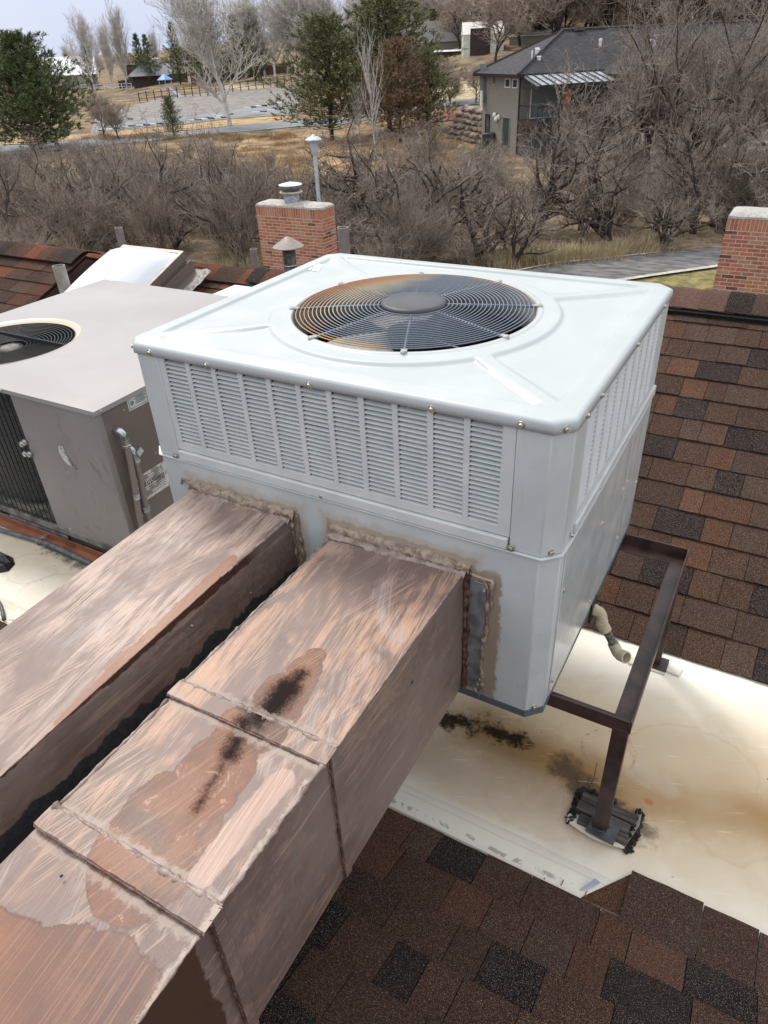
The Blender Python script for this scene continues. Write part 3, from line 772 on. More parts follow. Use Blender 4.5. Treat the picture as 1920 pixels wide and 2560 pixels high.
# fan: hub, motor and three dusty blades
fan = MB().lathe([(0,.78),(.06,.78),(.075,.775),(.075,.70),(.0,.70)], n=32).build('fan', M_dark, ac, smooth=True)
for a0 in (math.radians(238), math.radians(358), math.radians(118)):
    vs = []; n1, n2 = 8, 8
    for i in range(n1+1):
        r = .07 + (.312-.07)*i/n1; half = math.radians(25) * (1 if i < 6 else 1 - .12*(i-5))
        for j in range(n2+1):
            a = a0 + half*(2*j/n2-1) + .25*(i/n1)**2
            z = .745 + (j/n2-.5)*(-.055)*(1-.25*i/n1) - .008*math.sin(PI*j/n2)
            vs.append((r*math.cos(a), r*math.sin(a), z))
    fs = [(i*(n2+1)+j, i*(n2+1)+j+1, (i+1)*(n2+1)+j+1, (i+1)*(n2+1)+j) for i in range(n1) for j in range(n2)]
    b_ = MB().add(vs, fs).build('fan_blade', M_blade, fan, smooth='all'); sm = b_.modifiers.new('s','SOLIDIFY'); sm.thickness = .0025
MB().lathe([(0,.70),(.085,.70),(.085,.60),(.0,.60)], n=24).build('fan_motor', M_dark, ac)
# guard
gd = MB().lathe([(0,.8575),(.078,.857),(.087,.855),(.0905,.850),(.0905,.842),(.084,.838),(0,.838)], n=48).build('fan_guard', M_hub, ac, smooth='all')
def gz_(r): return .8395 + .0085*(1-(r/.33)**2)
NG = 21
for k in range(NG):
    r = .098 + k*(.3245-.098)/(NG-1)
    pts = [(r*math.cos(2*PI*i/72), r*math.sin(2*PI*i/72), gz_(r)) for i in range(72)]
    vs = []; n = 6; rr = .00165
    for i in range(72):
        a = 2*PI*i/72
        for j in range(n):
            t = 2*PI*j/n; q = r + rr*math.cos(t); vs.append((q*math.cos(a), q*math.sin(a), gz_(r) + rr*math.sin(t)))
    fs = [(i*n+j, ((i+1)%72)*n+j, ((i+1)%72)*n+(j+1)%n, i*n+(j+1)%n) for i in range(72) for j in range(n)]
    MB().add(vs, fs).build('guard_ring', M_guard, gd, smooth='all')
for k in range(8):
    a = math.radians(23.4 + 45*k); c_, s_ = math.cos(a), math.sin(a)
    MB().tube([(q*c_, q*s_, gz_(q)-.0042) for q in (.078,.15,.22,.29,.334)], .0044, 6).build('guard_spoke', M_spoke, gd, smooth='all')
    cl_ = MB().lathe([(0,.0078),(.006,.0074),(.0085,.005),(.009,.001),(.009,0)], (.341*c_, .341*s_, .8345), 14).obox((.332*c_, .332*s_, .838), (.011*c_,.011*s_,0), (-.0075*s_,.0075*c_,0), (0,0,.0022))
    cl_.build('guard_clip', M_clip, gd, smooth=True)
# screws along the skirt and seams
def screw(p, up, parent, s=1.0, m_=M_screw):
    q = Vector(up).normalized()
    MB().lathe([(0,.0062*s),(.0040*s,.006*s),(.0050*s,.0044*s),(.0052*s,.0022*s),(.0082*s,.0016*s),(.0088*s,0)], p, 12, q).build('screw', m_, parent, smooth=True)
for u, v in ((374.7,882),(516,913),(773,963),(1079,1023),(1303,1063)):
    p = on(u, v, 1, -D2); screw(p, (0,-1,0), ac)
for a, b in ((845,822),(908,740),(1068,520),(1190,340)):
    p = on(1000+a/1.8033, 580+b/1.8033, 0, W2); screw((W2, p.y, .8085), (1,0,0), ac)
screw((W2-CH/2, -D2+CH/2, .8085), (1,-1,0), ac); screw((-W2+CH/2, -D2+CH/2, .8085), (-1,-1,0), ac)
for u, v in ((804,1239),(1277,1372),(439,1136)):
    p = on(u, v, 1, -D2+.002); screw((p.x, -D2+.001, .507), (0,-1,0), ac)
screw((W2-INS-CH/2, -D2+INS+CH/2, .508), (1,-1,0), ac); screw((W2-INS-CH/2, -D2+INS+CH/2, .014), (1,-1,0), ac)
for y in (-.405,-.18,.1,.42): screw((W2-.001, y, .512), (1,0,0), ac, .8)
for p in ((-.048,-D2+INS,.318),(.40,-D2+INS,.395),(-.08,-D2+INS,.22)): screw(p, (0,-1,0), ac, .6)
# white caution sticker on the cover, two pale patches, blank at this size
for q in ([(1450,460),(1540,403),(1612,410),(1560,470)], [(1568,470),(1618,412),(1690,413),(1640,480)]):
    vs = [on(400+a/4.1475, 560+b/4.1475, 2, HT-.003) for a, b in q]; vs = [Vector((p.x, p.y, cover_z(p.x, p.y)+.0012)) for p in vs]
    MB().add(vs, [(0,1,2,3)][::-1]).build('sticker', M_white, ac)
# ============================================================ DUCTS
from mathutils import noise as mn
def nz(x, y, z): return mn.noise(Vector((x, y, z)))
def duct_section(name, xa, xb, y0, y1, zt0, zt1, zb0, zb1, mats, parent, amp=.0022, seed=0, dzl=0):
    """sheet-metal trunk from y0 down to y1 with faintly buckled faces"""
    n, m = 30, 12; mb = MB(); midx = []
    def face(f, mi):
        o = len(mb.v)
        for i in range(n+1):
            for j in range(m+1): mb.v.append(tuple(f(i/n, j/m)))
        for i in range(n):
            for j in range(m): mb.f.append((o+i*(m+1)+j, o+(i+1)*(m+1)+j, o+(i+1)*(m+1)+j+1, o+i*(m+1)+j+1)); midx.append(mi)
    def bulge(s, t): return 16*s*(1-s)*t*(1-t)
    L = lambda a, b, t: a+(b-a)*t
    def top(s, t):
        y = L(y0,y1,s); x = L(xa,xb,t); k = min(1, 8*min(s,1-s))*min(1, 8*min(t,1-t))
        return (x, y, L(zt0,zt1,s) + dzl*(1-t) + amp*k*(nz(x*6+seed,y*5,1)*1.6 + nz(x*17,y*13,seed)*.5) + .003*bulge(s,t))
    def right(s, t):
        y = L(y0,y1,s); z = L(L(zb0,zb1,s), L(zt0,zt1,s), 1-t); k = min(1, 8*min(s,1-s))*min(1, 8*min(t,1-t))
        return (xb + amp*k*(nz(y*5,z*6,seed+3)*1.6) + .002*bulge(s,t), y, z)
    def left(s, t):
        y = L(y0,y1,s); z = L(L(zt0,zt1,s)+dzl, L(zb0,zb1,s), 1-t); return (xa, y, z)
    def bot(s, t): return (L(xb,xa,t), L(y0,y1,s), L(zb0,zb1,s))
    face(top, 0); face(right, 1); face(left, 1); face(bot, 1)
    # close the ends
    for yy, zt, zb, rev in ((y0,zt0,zb0,0),(y1,zt1,zb1,1)):
        o = len(mb.v); mb.v += [(xa,yy,zb),(xb,yy,zb),(xb,yy,zt),(xa,yy,zt+dzl)]; mb.f.append((o,o+1,o+2,o+3)); midx.append(1)
    ob = mb.build(name, mats, parent, smooth=True)
    for p, i in zip(ob.data.polygons, midx): p.material_index = i
    return ob
def ribbon(name, pts, rad, m_, parent, jag=.5, step=.007, n=7, flat=.6, seed=0):
    """lumpy bead of brushed-on sealant along a path"""
    P = [Vector(p) for p in pts]; out = []
    for a, b in zip(P[:-1], P[1:]):
        k = max(2, int((b-a).length/step))
        out += [a.lerp(b, i/k) for i in range(k)]
    out.append(P[-1])
    rr = []
    for i, p in enumerate(out):
        rr.append(rad*(1 + jag*(nz(p.x*60+seed, p.y*60, p.z*60)*1.6 + nz(p.x*170, p.y*170, p.z*170+seed)*.9)))
        out[i] = p + Vector((nz(p.y*40+seed,p.z*40,1), nz(p.x*40,p.z*40,seed), nz(p.x*40+seed,p.y*40,5)))*rad*.5
    return MB().tube(out, [max(.0007, q) for q in rr], n).build(name, m_, parent, smooth='all')
X0, X1 = .017, .386
dn = thing('painted_duct', 'brown brush-painted metal duct nearer the camera, with black burnt streak and two raised joints', 'air duct', (.2,-.5,.02), 'ducts running into the white unit')
duct_section('duct_section', X0, X1, -.4995, -1.092, .408, .403, .018, .020, (M_dt, M_ds), dn, seed=1, dzl=-.012)
duct_section('duct_section', X0+.003, X1-.002, -1.092, -1.402, .401, .402, .020, .020, (M_dt, M_ds), dn, seed=5, dzl=-.014)
duct_section('duct_section', X0-.002, X1-.004, -1.402, -3.1, .396, .335, .022, -.06, (M_dt, M_ds), dn, seed=9, dzl=-.016)
def crust(pts, wd, hgt, m_, parent, seed=0, tilt=0.0, name='sealant'):
    """brushed sealant: a ragged, pitted low strip; tilt 0 lies flat, 1 leans against a wall"""
    a, b = Vector(pts[0]), Vector(pts[1]); d = b-a; n = max(8, int(d.length/.0028)); m = 9
    dn_ = d.normalized(); out = Vector((0,-1,0)) if abs(dn_.x) > .5 else Vector((1,0,0)); up = Vector((0,0,1))
    w1 = (out*(1-tilt*.5) - up*tilt*.85).normalized(); nn = dn_.cross(w1).normalized(); nn = nn if nn.z + nn.dot(out)*.6 > 0 else -nn
    vs = []
    for i in range(n+1):
        p = a + d*i/n; k = 1 + .55*nz(p.x*28+seed, p.y*28, p.z*28) + .25*nz(p.x*90, p.y*90+seed, 1)
        for j in range(m):
            t = j/(m-1) - .5; q = p + w1*wd*t*k
            h = hgt*(1-(2*t)**2)*max(0, .35 + .9*abs(nz(q.x*110+seed, q.y*110, q.z*110)) + .75*nz(q.x*45, q.y*45+seed, q.z*45))
            vs.append(q + nn*(h - .0015*(abs(t) > .49)))
    MB().add(vs, [(i*m+j, i*m+j+1, (i+1)*m+j+1, (i+1)*m+j) for i in range(n) for j in range(m-1)]).build(name, m_, parent, smooth='all')
def joint(parent, y, xa, xb, zt, zb, m_, wd=.040, dzl=-.012, sl=.0):
    # slip-joint strap folded over the top and down the right side
    mb = MB(); N = 24
    vs = []
    for i in range(N+1):
        t = i/N; x = xa-.004 + (xb-xa+.008)*t; z = zt + dzl*(1-t) + .0014*nz(x*30, y*10, 0)
        e = .0022*nz(x*50, y, 3)
        vs += [(x, y+e, z-.001), (x, y+.003+e, z+.0050), (x, y-wd*.45, z+.0052), (x, y-wd+e, z+.0046), (x, y-wd-.003+e, z-.001)]
    fs = [(5*i+j, 5*i+j+1, 5*i+j+6, 5*i+j+5) for i in range(N) for j in range(4)]
    mb.add(vs, fs)
    vs = []
    for i in range(N+1):
        t = i/N; z = zt+.006 + (zb-zt-.006)*t; e = .002*nz(z*50, y, 7)
        vs += [(xb-.001, y+e, z), (xb+.0040, y+.002+e, z), (xb+.0038, y-wd*.5+e, z), (xb-.001, y-wd*.55+e, z)]
    mb.add(vs, [(4*i+j, 4*i+4+j, 4*i+5+j, 4*i+j+1) for i in range(N) for j in range(3)])
    nf = 24*4
    o = mb.build('joint_strap', m_, parent, smooth=True)
    for i, p in enumerate(o.data.polygons): p.material_index = 0 if i < nf else 1
    ribbon('sealant', [(xa, y+.004, zt+dzl+.002), (xb, y+.004, zt+.002)], .0030, M_seam, parent, jag=1.5, step=.0035, seed=y)
    crust([(xa, y+.006, zt+dzl), (xb, y+.006, zt)], .012, .004, M_seam, parent, seed=y*3)
    ribbon('sealant', [(xa, y-wd-.002, zt+dzl+.001), (xb, y-wd-.002, zt+.001)], .0016, M_caulkd, parent, jag=.9, seed=y+2)
    ribbon('sealant', [(xb+.001, y-wd*.6, zt), (xb+.001, y-wd*.6, zb)], .0022, M_caulkd, parent, jag=1, seed=y+4)
    return o
joint(dn, -1.068, X0, X1, .4025, .02, (M_dt, M_ds), .034)
joint(dn, -1.378, X0, X1, .4015, .02, (M_dt, M_ds), .036, -.014)
# bright worn edge of the long folded corner
ribbon('corner_seam', [(X1-.001,-.52,.407),(X1-.001,-1.06,.403)], .0022, M_seam, dn, jag=.4)
ribbon('corner_seam', [(X1-.003,-1.10,.402),(X1-.003,-1.37,.402)], .0034, M_seam, dn, jag=1.0)
ribbon('corner_seam', [(X1-.005,-1.42,.395),(X1-.005,-2.0,.374)], .0026, M_seam, dn, jag=.7)
ribbon('corner_seam', [(X0+.002,-.52,.396),(X0+.002,-1.06,.391)], .0026, M_seam, dn, jag=.7)
ribbon('corner_seam', [(X0+.004,-1.11,.388),(X0+.004,-1.37,.388)], .003, M_seam, dn, jag=.9)
# flanges where the duct meets the unit
def face_seal(parent, xa, xb, zt, zb, th=.007):
    y = -.501
    crust([(xa-.012, y-.004, zt+.012), (xb+.014, y-.004, zt+.012)], .034, .013, M_caulk, parent, seed=xa, tilt=1)
    crust([(xa-.006, y-.016, zt+.002), (xb+.008, y-.016, zt+.002)], .022, .008, M_seam, parent, seed=xa+3, tilt=.3)
    ribbon('sealant', [(xa-.004, y-.010, zt+.004), (xb+.010, y-.010, zt+.004)], .0030, M_caulkd, parent, jag=1.6, step=.003, seed=xa)
face_seal(dn, X0, X1, .404, .02)
ribbon('sealant', [(X1+.004,-.506,.415),(X1+.005,-.506,.02)], .0065, M_caulkd, dn, jag=.6, seed=3)
ribbon('sealant', [(X1+.012,-.503,.41),(X1+.012,-.503,.03)], .004, M_caulkd, dn, jag=.9, seed=8)
MB().box((X1+.012,-.5035,.028),(X1+.055,-.5005,.385)).build('galvanised_strip', M_galv, dn, bevel=.001)
ribbon('sealant', [(X1+.012,-.503,.405),(X1+.045,-.503,.398),(X1+.060,-.503,.37),(X1+.060,-.503,.22),(X1+.052,-.503,.20),(X1+.050,-.503,.12),(X1+.058,-.503,.06),(X1+.050,-.503,.006),(X1+.036,-.503,.03)], .0048, M_caulk, dn, jag=.9, seed=11)
ribbon('sealant', [(X1+.02,-.503,.40),(X1+.068,-.503,.40),(X1+.070,-.503,.32)], .0035, M_caulk, dn, jag=1.1, seed=14)
for z in (.368,.09,.055,.06): screw((X1+.048+U(-.004,.004), -.5035, z+U(-.01,.01)), (0,-1,0), dn, .8)
for x, y in ((.10,-.56),(.30,-.535),(.335,-.53)): screw((x,y,.4085-.012*(1-(x-X0)/(X1-X0))), (0,0,1), dn, .5, M_caulk)
MB().lathe([(0,.0005),(.004,.0004),(.0042,0)], (X1+.0018,-.78,.30), 8, (1,0,0)).build('drill_hole', M_dark, dn)
MB().lathe([(0,.0006),(.0026,.0005),(.0028,0)], (.13,-1.452,.392), 8).build('drill_hole', M_dark, dn)

XA, XB = -.452, -.116
df = thing('painted_duct', 'pale brush-painted metal duct further left, its side paint ending above bare dark steel', 'air duct', (-.28,-.5,.02), 'ducts running into the white unit')
duct_section('duct_section', XA, XB, -.4995, -.735, .412, .409, .02, .02, (M_dt2, M_ds2), df, seed=21)
duct_section('duct_section', XA+.001, XB-.002, -.735, -3.0, .409, .340, .02, -.05, (M_dt2, M_ds2), df, seed=25)
face_seal(df, XA, XB, .408, .02)
ribbon('sealant', [(XB+.004,-.506,.418),(XB+.005,-.506,.26)], .0045, M_caulk, df, jag=1, seed=23)
ribbon('sealant', [(XB+.022,-.504,.425),(XB+.026,-.504,.30),(XB+.034,-.504,.18)], .005, M_caulk, df, jag=.9, seed=29)
ribbon('sealant', [(XA-.05,-.504,.415),(XA-.042,-.504,.432),(XA-.02,-.504,.43),(XA-.012,-.504,.405)], .0035, M_caulk, df, jag=.6, seed=31)
MB().box((XB-.0035,-.739,.02),(XB+.0025,-.731,.412)).build('standing_seam', M_ds2, df, bevel=.001)
ribbon('corner_seam', [(XB-.001,-.51,.410),(XB-.001,-.76,.409)], .0026, M_seam, df, jag=.9, seed=4)
ribbon('corner_seam', [(XB-.002,-.78,.409),(XB-.002,-1.9,.373)], .0012, M_caulkd, df, jag=.5, seed=4)
for y, z in ((-.90,.352),(-.70,.30)): screw((XB, y, z), (1,0,0), df, .6)

# ============================================================ STEEL STAND
st = thing('steel_stand', 'dark brown angle-iron stand carrying the white unit above the cream roof', 'steel frame', (0,0,ZD))
FX, FY0, FY1, T = .806, -.403, .406, .005
ZF = 0.0
def angle_bar(a, b, inward, name='angle_bar', h=.045, dz=0):
    a, b, inward = Vector(a), Vector(b), Vector(inward); c = (a+b)/2; hl = (b-a)/2
    MB().obox(c + Vector((0,0,-h/2+dz)), hl, inward*T/2, (0,0,h/2)).obox(c + inward*(h/2+T/2) + Vector((0,0,-h+T/2+dz)), hl, inward*(h/2-.0002), (0,0,T/2)).build(name, M_iron, st, bevel=.0012)
angle_bar((-FX, FY0, 0), (FX-.004, FY0, 0), (0,1,0), dz=-.003)
angle_bar((-FX, FY1, 0), (FX-.004, FY1, 0), (0,-1,0), dz=-.001)
angle_bar((FX, FY0-.003, 0), (FX, FY1+.003, 0), (-1,0,0))
angle_bar((-FX, FY0-.003, 0), (-FX, FY1+.003, 0), (1,0,0))
for sx in (1,-1):
    for y, k in ((FY0, 1), (FY1, -1)):
        x0 = sx*(FX-.022)
        MB().box((x0-.0205, min(y,y+k*.041), -.482), (x0+.0205, max(y,y+k*.041), -.046)).build('post', M_iron, st, bevel=.0015)
        ycc = y + k*.0205
        if k == 1:
            MB().obox((x0+.010, ycc-.006, -.4835), (.041,-.004,0), (.003,.037,0), (0,0,.0032)).build('base_plate', M_plate, st, bevel=.001)
            wl = []
            for i in range(8):
                a = 2*PI*i/8; wl.append((x0+.026*math.cos(a), ycc+.026*math.sin(a), -.4795))
            ribbon('weld', wl + wl[:1], .0028, M_plate, st, jag=.7)
        else:
            MB().obox((x0+.008, ycc-.008, -.5105), (.040,0,0), (0,.034,0), (0,0,.003)).build('base_plate', M_iron, st, bevel=.001)
            MB().box((x0-.0195, min(y,y+k*.039), -.51), (x0+.0195, max(y,y+k*.039), -.481)).build('post_foot', M_iron, st)
# blocking boards, lifted membrane and tar under the near foot
bl = []
for k, (y, z, hl, dx, rz, lab) in enumerate(((-.312,-.5025,.082,.79,-.05,'weathered black board at the back of the stack under the near stand foot'),
                                       (-.349,-.5020,.078,.783,-.07,'weathered black board in the middle of the stack under the near stand foot'),
                                       (-.385,-.5060,.072,.792,-.03,'lowest weathered black board at the front under the near stand foot'))):
    ax = Vector((math.cos(rz), math.sin(rz), 0)); ay = Vector((-math.sin(rz), math.cos(rz), 0))
    o = MB().obox((dx, y, z), ax*hl, ay*.0165, (0,0,.0145)).build('board', M_wood, bevel=.003); tag(o, lab, 'wooden board', 'boards under the stand foot')
pts = []; N = 18
mb = MB(); vs = []
for i in range(N+1):
    t = i/N; x = .690 + .172*t; yf = -.398 - .020*math.sin(PI*t) - .010*t; cu = .012 + .010*math.sin(PI*t*.9)
    vs += [(x, yf+.055, ZD+.004), (x, yf+.02, ZD+.010+cu*.4), (x, yf, ZD+cu), (x+.001, yf-.002, ZD+cu-.004), (x, yf+.02, ZD+.004+cu*.3)]
mb.add(vs, [(5*i+j, 5*i+j+1, 5*i+j+6, 5*i+j+5) for i in range(N) for j in range(4)])
mb.add([(.862,-.41,ZD+.02),(.884,-.33,ZD+.03),(.879,-.25,ZD+.02),(.868,-.26,ZD+.004),(.860,-.36,ZD+.004)], [(0,1,2,3,4)])
tag(mb.build('membrane_flap', M_flap, smooth='all'), 'torn cream roofing flap curling up in front of the black boards', 'roofing scrap')
mb = MB()
for k in range(420):
    a = R(); b = R()
    if b < .45: c = (U(.700,.80), U(-.305,-.268))
    elif b < .7: c = (U(.690,.708), U(-.40,-.28))
    else: c = (U(.862,.886), U(-.41,-.27))
    s_ = U(.0025,.009); z = ZD + U(0,.020)
    ax = Vector((U(-1,1),U(-1,1),U(-.6,.6))).normalized()*s_; ay = ax.orthogonal().normalized()*s_*U(.2,.8); az = ax.cross(ay).normalized()*s_*U(.2,.6)
    mb.obox((c[0], c[1], z), ax, ay, az)
o = mb.build('tar_crumbs', M_tar, kind='stuff'); o['label'] = 'crumbled black tar and rotten wood heaped around the boards'; o['category'] = 'debris'
for k, (a, b) in enumerate((((.713,-.275,ZD+.006),(.722,-.195,ZD+.055)), ((.702,-.30,ZD+.01),(.718,-.235,ZD+.03)), ((.67,-.22,ZD+.003),(.688,-.252,ZD+.004)))):
    p = [Vector(a).lerp(Vector(b), t/6) + Vector((.006*math.sin(t*.6+k), 0, .004*math.sin(t*.5))) for t in range(7)]
    tag(MB().tube(p, .0013, 4).build('twig', M_wood), ['long curved dry twig standing by the black boards','short dry twig leaning beside the black boards','tiny twig lying loose on the cream roof near the boards'][k], 'twig')
for k, (cx_, cy_, a, b, rz) in enumerate(((.735,.352,.038,.018,.1), (.846,.374,.034,.022,-.1))):
    ax = Vector((math.cos(rz), math.sin(rz), 0)); ay = Vector((-math.sin(rz), math.cos(rz), 0))
    tag(MB().obox((cx_, cy_, ZD+.0045), ax*a, ay*b, (0,0,.0035)).build('membrane_scrap', M_flap, bevel=.001), ['cream scrap left of the far stand foot, at the shingle edge','cream scrap to the right under the far stand foot'][k], 'roofing scrap')
MB().box((.74,.335,ZD+.0005),(.83,.41,-.5132)).build('shim', M_flap, st)
p = [on(1000+a/1.8033, 1280+b/1.8033, 2, ZD+h) for a, b, h in ((808,1706,.006),(880,1650,.028),(905,1672,.016),(850,1703,.008))]
tag(MB().add(p, [(0,1,2,3)]).build('torn_film', M_blue), 'small torn blue grey film poking out at the shingle edge', 'roofing scrap')
for k, x in enumerate((.735,.80)):
    tag(MB().tube([(x,-.592,ZD+.006),(x+.002,-.575,ZD+.008)], .0016, 5).build('nail', M_rail), ['rusty nail at the cream edge, left one of two','rusty nail at the cream edge next to the torn film'][k], 'nail')

# lapped strip of membrane along the shingle edge
mb = MB(); vs = []; NS = 260
for i in range(NS+1):
    x = -3.4 + 6.4*i/NS; e = .010*nz(x*1.6,0,1) + .004*nz(x*9,0,2); u_ = .0035 + .0022*max(0, nz(x*3.5,4,0))
    vs += [(x,-.505+e,ZD+.0006),(x,-.508+e,ZD+u_),(x,-.55+e*.5,ZD+u_*.9+.0015*nz(x*6,1,9)),(x,-.60,ZD+.0042)]
mb.add(vs, [(4*i+j, 4*i+4+j, 4*i+5+j, 4*i+j+1)[::-1] for i in range(NS) for j in range(3)])
mb.build('membrane_strip', M_deck, deck, smooth='all')
# ============================================================ CONDENSATE PIPE
pv = thing('drain_pipe', 'cream PVC drain pipe with black middle section sticking out of the white unit', 'drain pipe', (.6,0,-.02))
def curve(pts, n=10):
    P = [Vector(p) for p in pts]; P = [P[0]*2-P[1]] + P + [P[-1]*2-P[-2]]; o = []
    for i in range(1, len(P)-2):
        for k in range(n):
            t = k/n; a,b,c,d = P[i-1:i+3]
            o.append(.5*((2*b)+(c-a)*t+(2*a-5*b+4*c-d)*t*t+(-a+3*b-3*c+d)*t*t*t))
    return o + [P[-2]]
def pipe(pts, r, m_, parent, name, n=16, caps=True): return MB().tube(pts, r, n, caps).build(name, m_, parent, smooth=True)
MB().box((.594,-.03,-.062),(.6045,.03,.012)).build('connector_block', M_blackwire, pv, bevel=.004)
pipe([(.600,.0,-.026),(.612,.0,-.026)], .0185, M_pvc, pv, 'pipe_stub')
pipe(curve([(.606,0,-.026),(.622,0,-.030),(.630,0,-.046),(.632,.0,-.064)]), .0165, M_pvc, pv, 'elbow')
pipe(curve([(.632,0,-.060),(.635,0,-.074),(.642,-.0,-.084),(.649,0,-.094)]), .0185, M_pvc, pv, 'elbow')
pipe([(.646,0,-.088),(.683,0,-.148)], .0125, M_pipe_blk, pv, 'black_pipe')
pipe(curve([(.676,0,-.136),(.684,0,-.150),(.695,-.004,-.164),(.710,-.010,-.166)]), .0175, M_pvc, pv, 'elbow')
e1 = Vector((.702,-.007,-.166)); dr = Vector((.80,-.42,.12)).normalized(); dr = (Vector((.735,-.030,-.150)) - e1).normalized()
MB().lathe([(0,.0),(.0190,.0),(.0195,.030),(.0190,.031),(.0150,.031),(.0145,.006),(0,.006)], e1, 20, dr).build('open_socket', M_pvc, pv, smooth=True)

# ============================================================ TAUPE UNIT
BX0, BX1, BY0, BY1, BZ, BT = -2.935, -1.394, -.086, 1.352, -.45, .292
a2 = thing('rooftop_unit', 'older taupe rooftop air conditioner with black coil guard, left of the white unit', 'air conditioner', (-2.1,.6,BZ))
MB().box((-1.925,BY0,BZ+.02),(BX1,BY0+.02,BT-.004)).build('front_panel', M_t_side, a2, bevel=.002)
MB().box((BX1-.016,BY0+.0205,BZ+.02),(BX1-.001,BY1,BT-.004)).build('end_panel', M_t_dk, a2, bevel=.002)
MB().box((BX1-.018,BY0+.001,BZ+.022),(BX1+.0012,BY0+.030,BT-.006)).build('corner_trim', M_t_side, a2, bevel=.002)
MB().box((BX0,BY1-.016,BZ+.02),(BX1-.02,BY1-.001,BT-.004)).build('back_panel', M_t_side, a2)
MB().box((BX0,BY0+.01,BZ+.02),(BX0+.03,BY0+.04,BT-.004)).build('corner_trim', M_t_side, a2, bevel=.002)
MB().box((BX0-.002,BY0-.006,BZ-.006),(BX1+.002,BY1,BZ+.03)).build('base_pan', noisy('greenish_base_pan', (.10,.10,.085), (.24,.23,.20), 14, .6), a2, bevel=.003)
# lid with round opening
FXc, FYc, FRr = -2.475, .315, .352
lz = BT; an = [2*PI*k/128 for k in range(128)]
for cx_, cy_ in ((BX0-.006,BY0-.006),(BX1+.006,BY0-.006),(BX1+.006,BY1+.006),(BX0-.006,BY1+.006)): an.append(math.atan2(cy_-FYc, cx_-FXc) % (2*PI))
an = sorted(an); na2 = len(an)
def rect_pt(a):
    c, s = math.cos(a), math.sin(a); t = 1e9
    if c > 1e-9: t = min(t, (BX1+.006-FXc)/c)
    if c < -1e-9: t = min(t, (BX0-.006-FXc)/c)
    if s > 1e-9: t = min(t, (BY1+.006-FYc)/s)
    if s < -1e-9: t = min(t, (BY0-.006-FYc)/s)
    return FXc+c*t, FYc+s*t
vs = []
for i in range(9):
    for a in an:
        x1, y1 = rect_pt(a); x0, y0 = FXc+FRr*math.cos(a), FYc+FRr*math.sin(a); t = i/8
        x, y = x0+(x1-x0)*t, y0+(y1-y0)*t; vs.append((x, y, lz + .0025*nz(x*3,y*3,2) - (.004 if i == 8 else 0)))
for a in an: x1, y1 = rect_pt(a); vs.append((x1, y1, lz-.024))
for a in an: x1, y1 = rect_pt(a); vs.append((FXc+(x1-FXc)*.995, FYc+(y1-FYc)*.995, lz-.024))
fs = [(i*na2+k, i*na2+(k+1)%na2, (i+1)*na2+(k+1)%na2, (i+1)*na2+k)[::-1] for i in range(10) for k in range(na2)]
lid = MB().add(vs, fs).build('lid', M_t_top, a2, smooth=True)
MB().lathe([(FRr+.001,lz+.001),(FRr-.006,lz),(FRr-.024,lz-.012),(FRr-.030,lz-.016)], (FXc,FYc,0), 72).build('opening_rim', M_cream_rim, a2, smooth='all')
MB().lathe([(FRr-.031,lz-.016),(FRr-.032,lz-.12),(0,lz-.40)], (FXc,FYc,0), 72).build('fan_well', M_dark, a2, smooth='all')
gd2 = MB().lathe([(0,lz-.030),(.062,lz-.032),(.07,lz-.045),(.06,lz-.06)], (FXc,FYc,0), 32).build('fan_guard', M_blackwire, a2, smooth='all')
MB().lathe([(0,lz-.0285),(.040,lz-.0288),(.045,lz-.032)], (FXc,FYc,0), 28).build('motor_cap', M_ventd, gd2, smooth='all')
for k in range(15):
    r = .085 + k*.0168; vs = []; n = 5; rr = .0023; zz = lz-.030+.014*(r/.32)**2
    for i in range(64):
        a = 2*PI*i/64
        for j in range(n): t = 2*PI*j/n; q = r+rr*math.cos(t); vs.append((FXc+q*math.cos(a), FYc+q*math.sin(a), zz+rr*math.sin(t)))
    MB().add(vs, [(i*n+j, ((i+1)%64)*n+j, ((i+1)%64)*n+(j+1)%n, i*n+(j+1)%n) for i in range(64) for j in range(n)]).build('guard_ring', M_blackwire, gd2, smooth='all')
for a in (.75, .75+PI/2, .75+PI, .75-PI/2, -.02, 3.1):
    MB().tube([(FXc+q*math.cos(a), FYc+q*math.sin(a), lz-.036+.014*(q/.32)**2) for q in (.05,.18,.33)], .0032, 5).build('guard_spoke', M_blackwire, gd2)
for k in range(3):
    a0 = k*2*PI/3 + .5; vs = []
    for i in range(7):
        r = .07+.24*i/6
        for j in range(7):
            a = a0 + math.radians(26)*(j/3-1); vs.append((FXc+r*math.cos(a), FYc+r*math.sin(a), lz-.115-(j/6-.5)*.05))
    MB().add(vs, [(i*7+j, i*7+j+1, (i+1)*7+j+1, (i+1)*7+j) for i in range(6) for j in range(6)]).build('fan_blade', M_galv, a2, smooth='all')
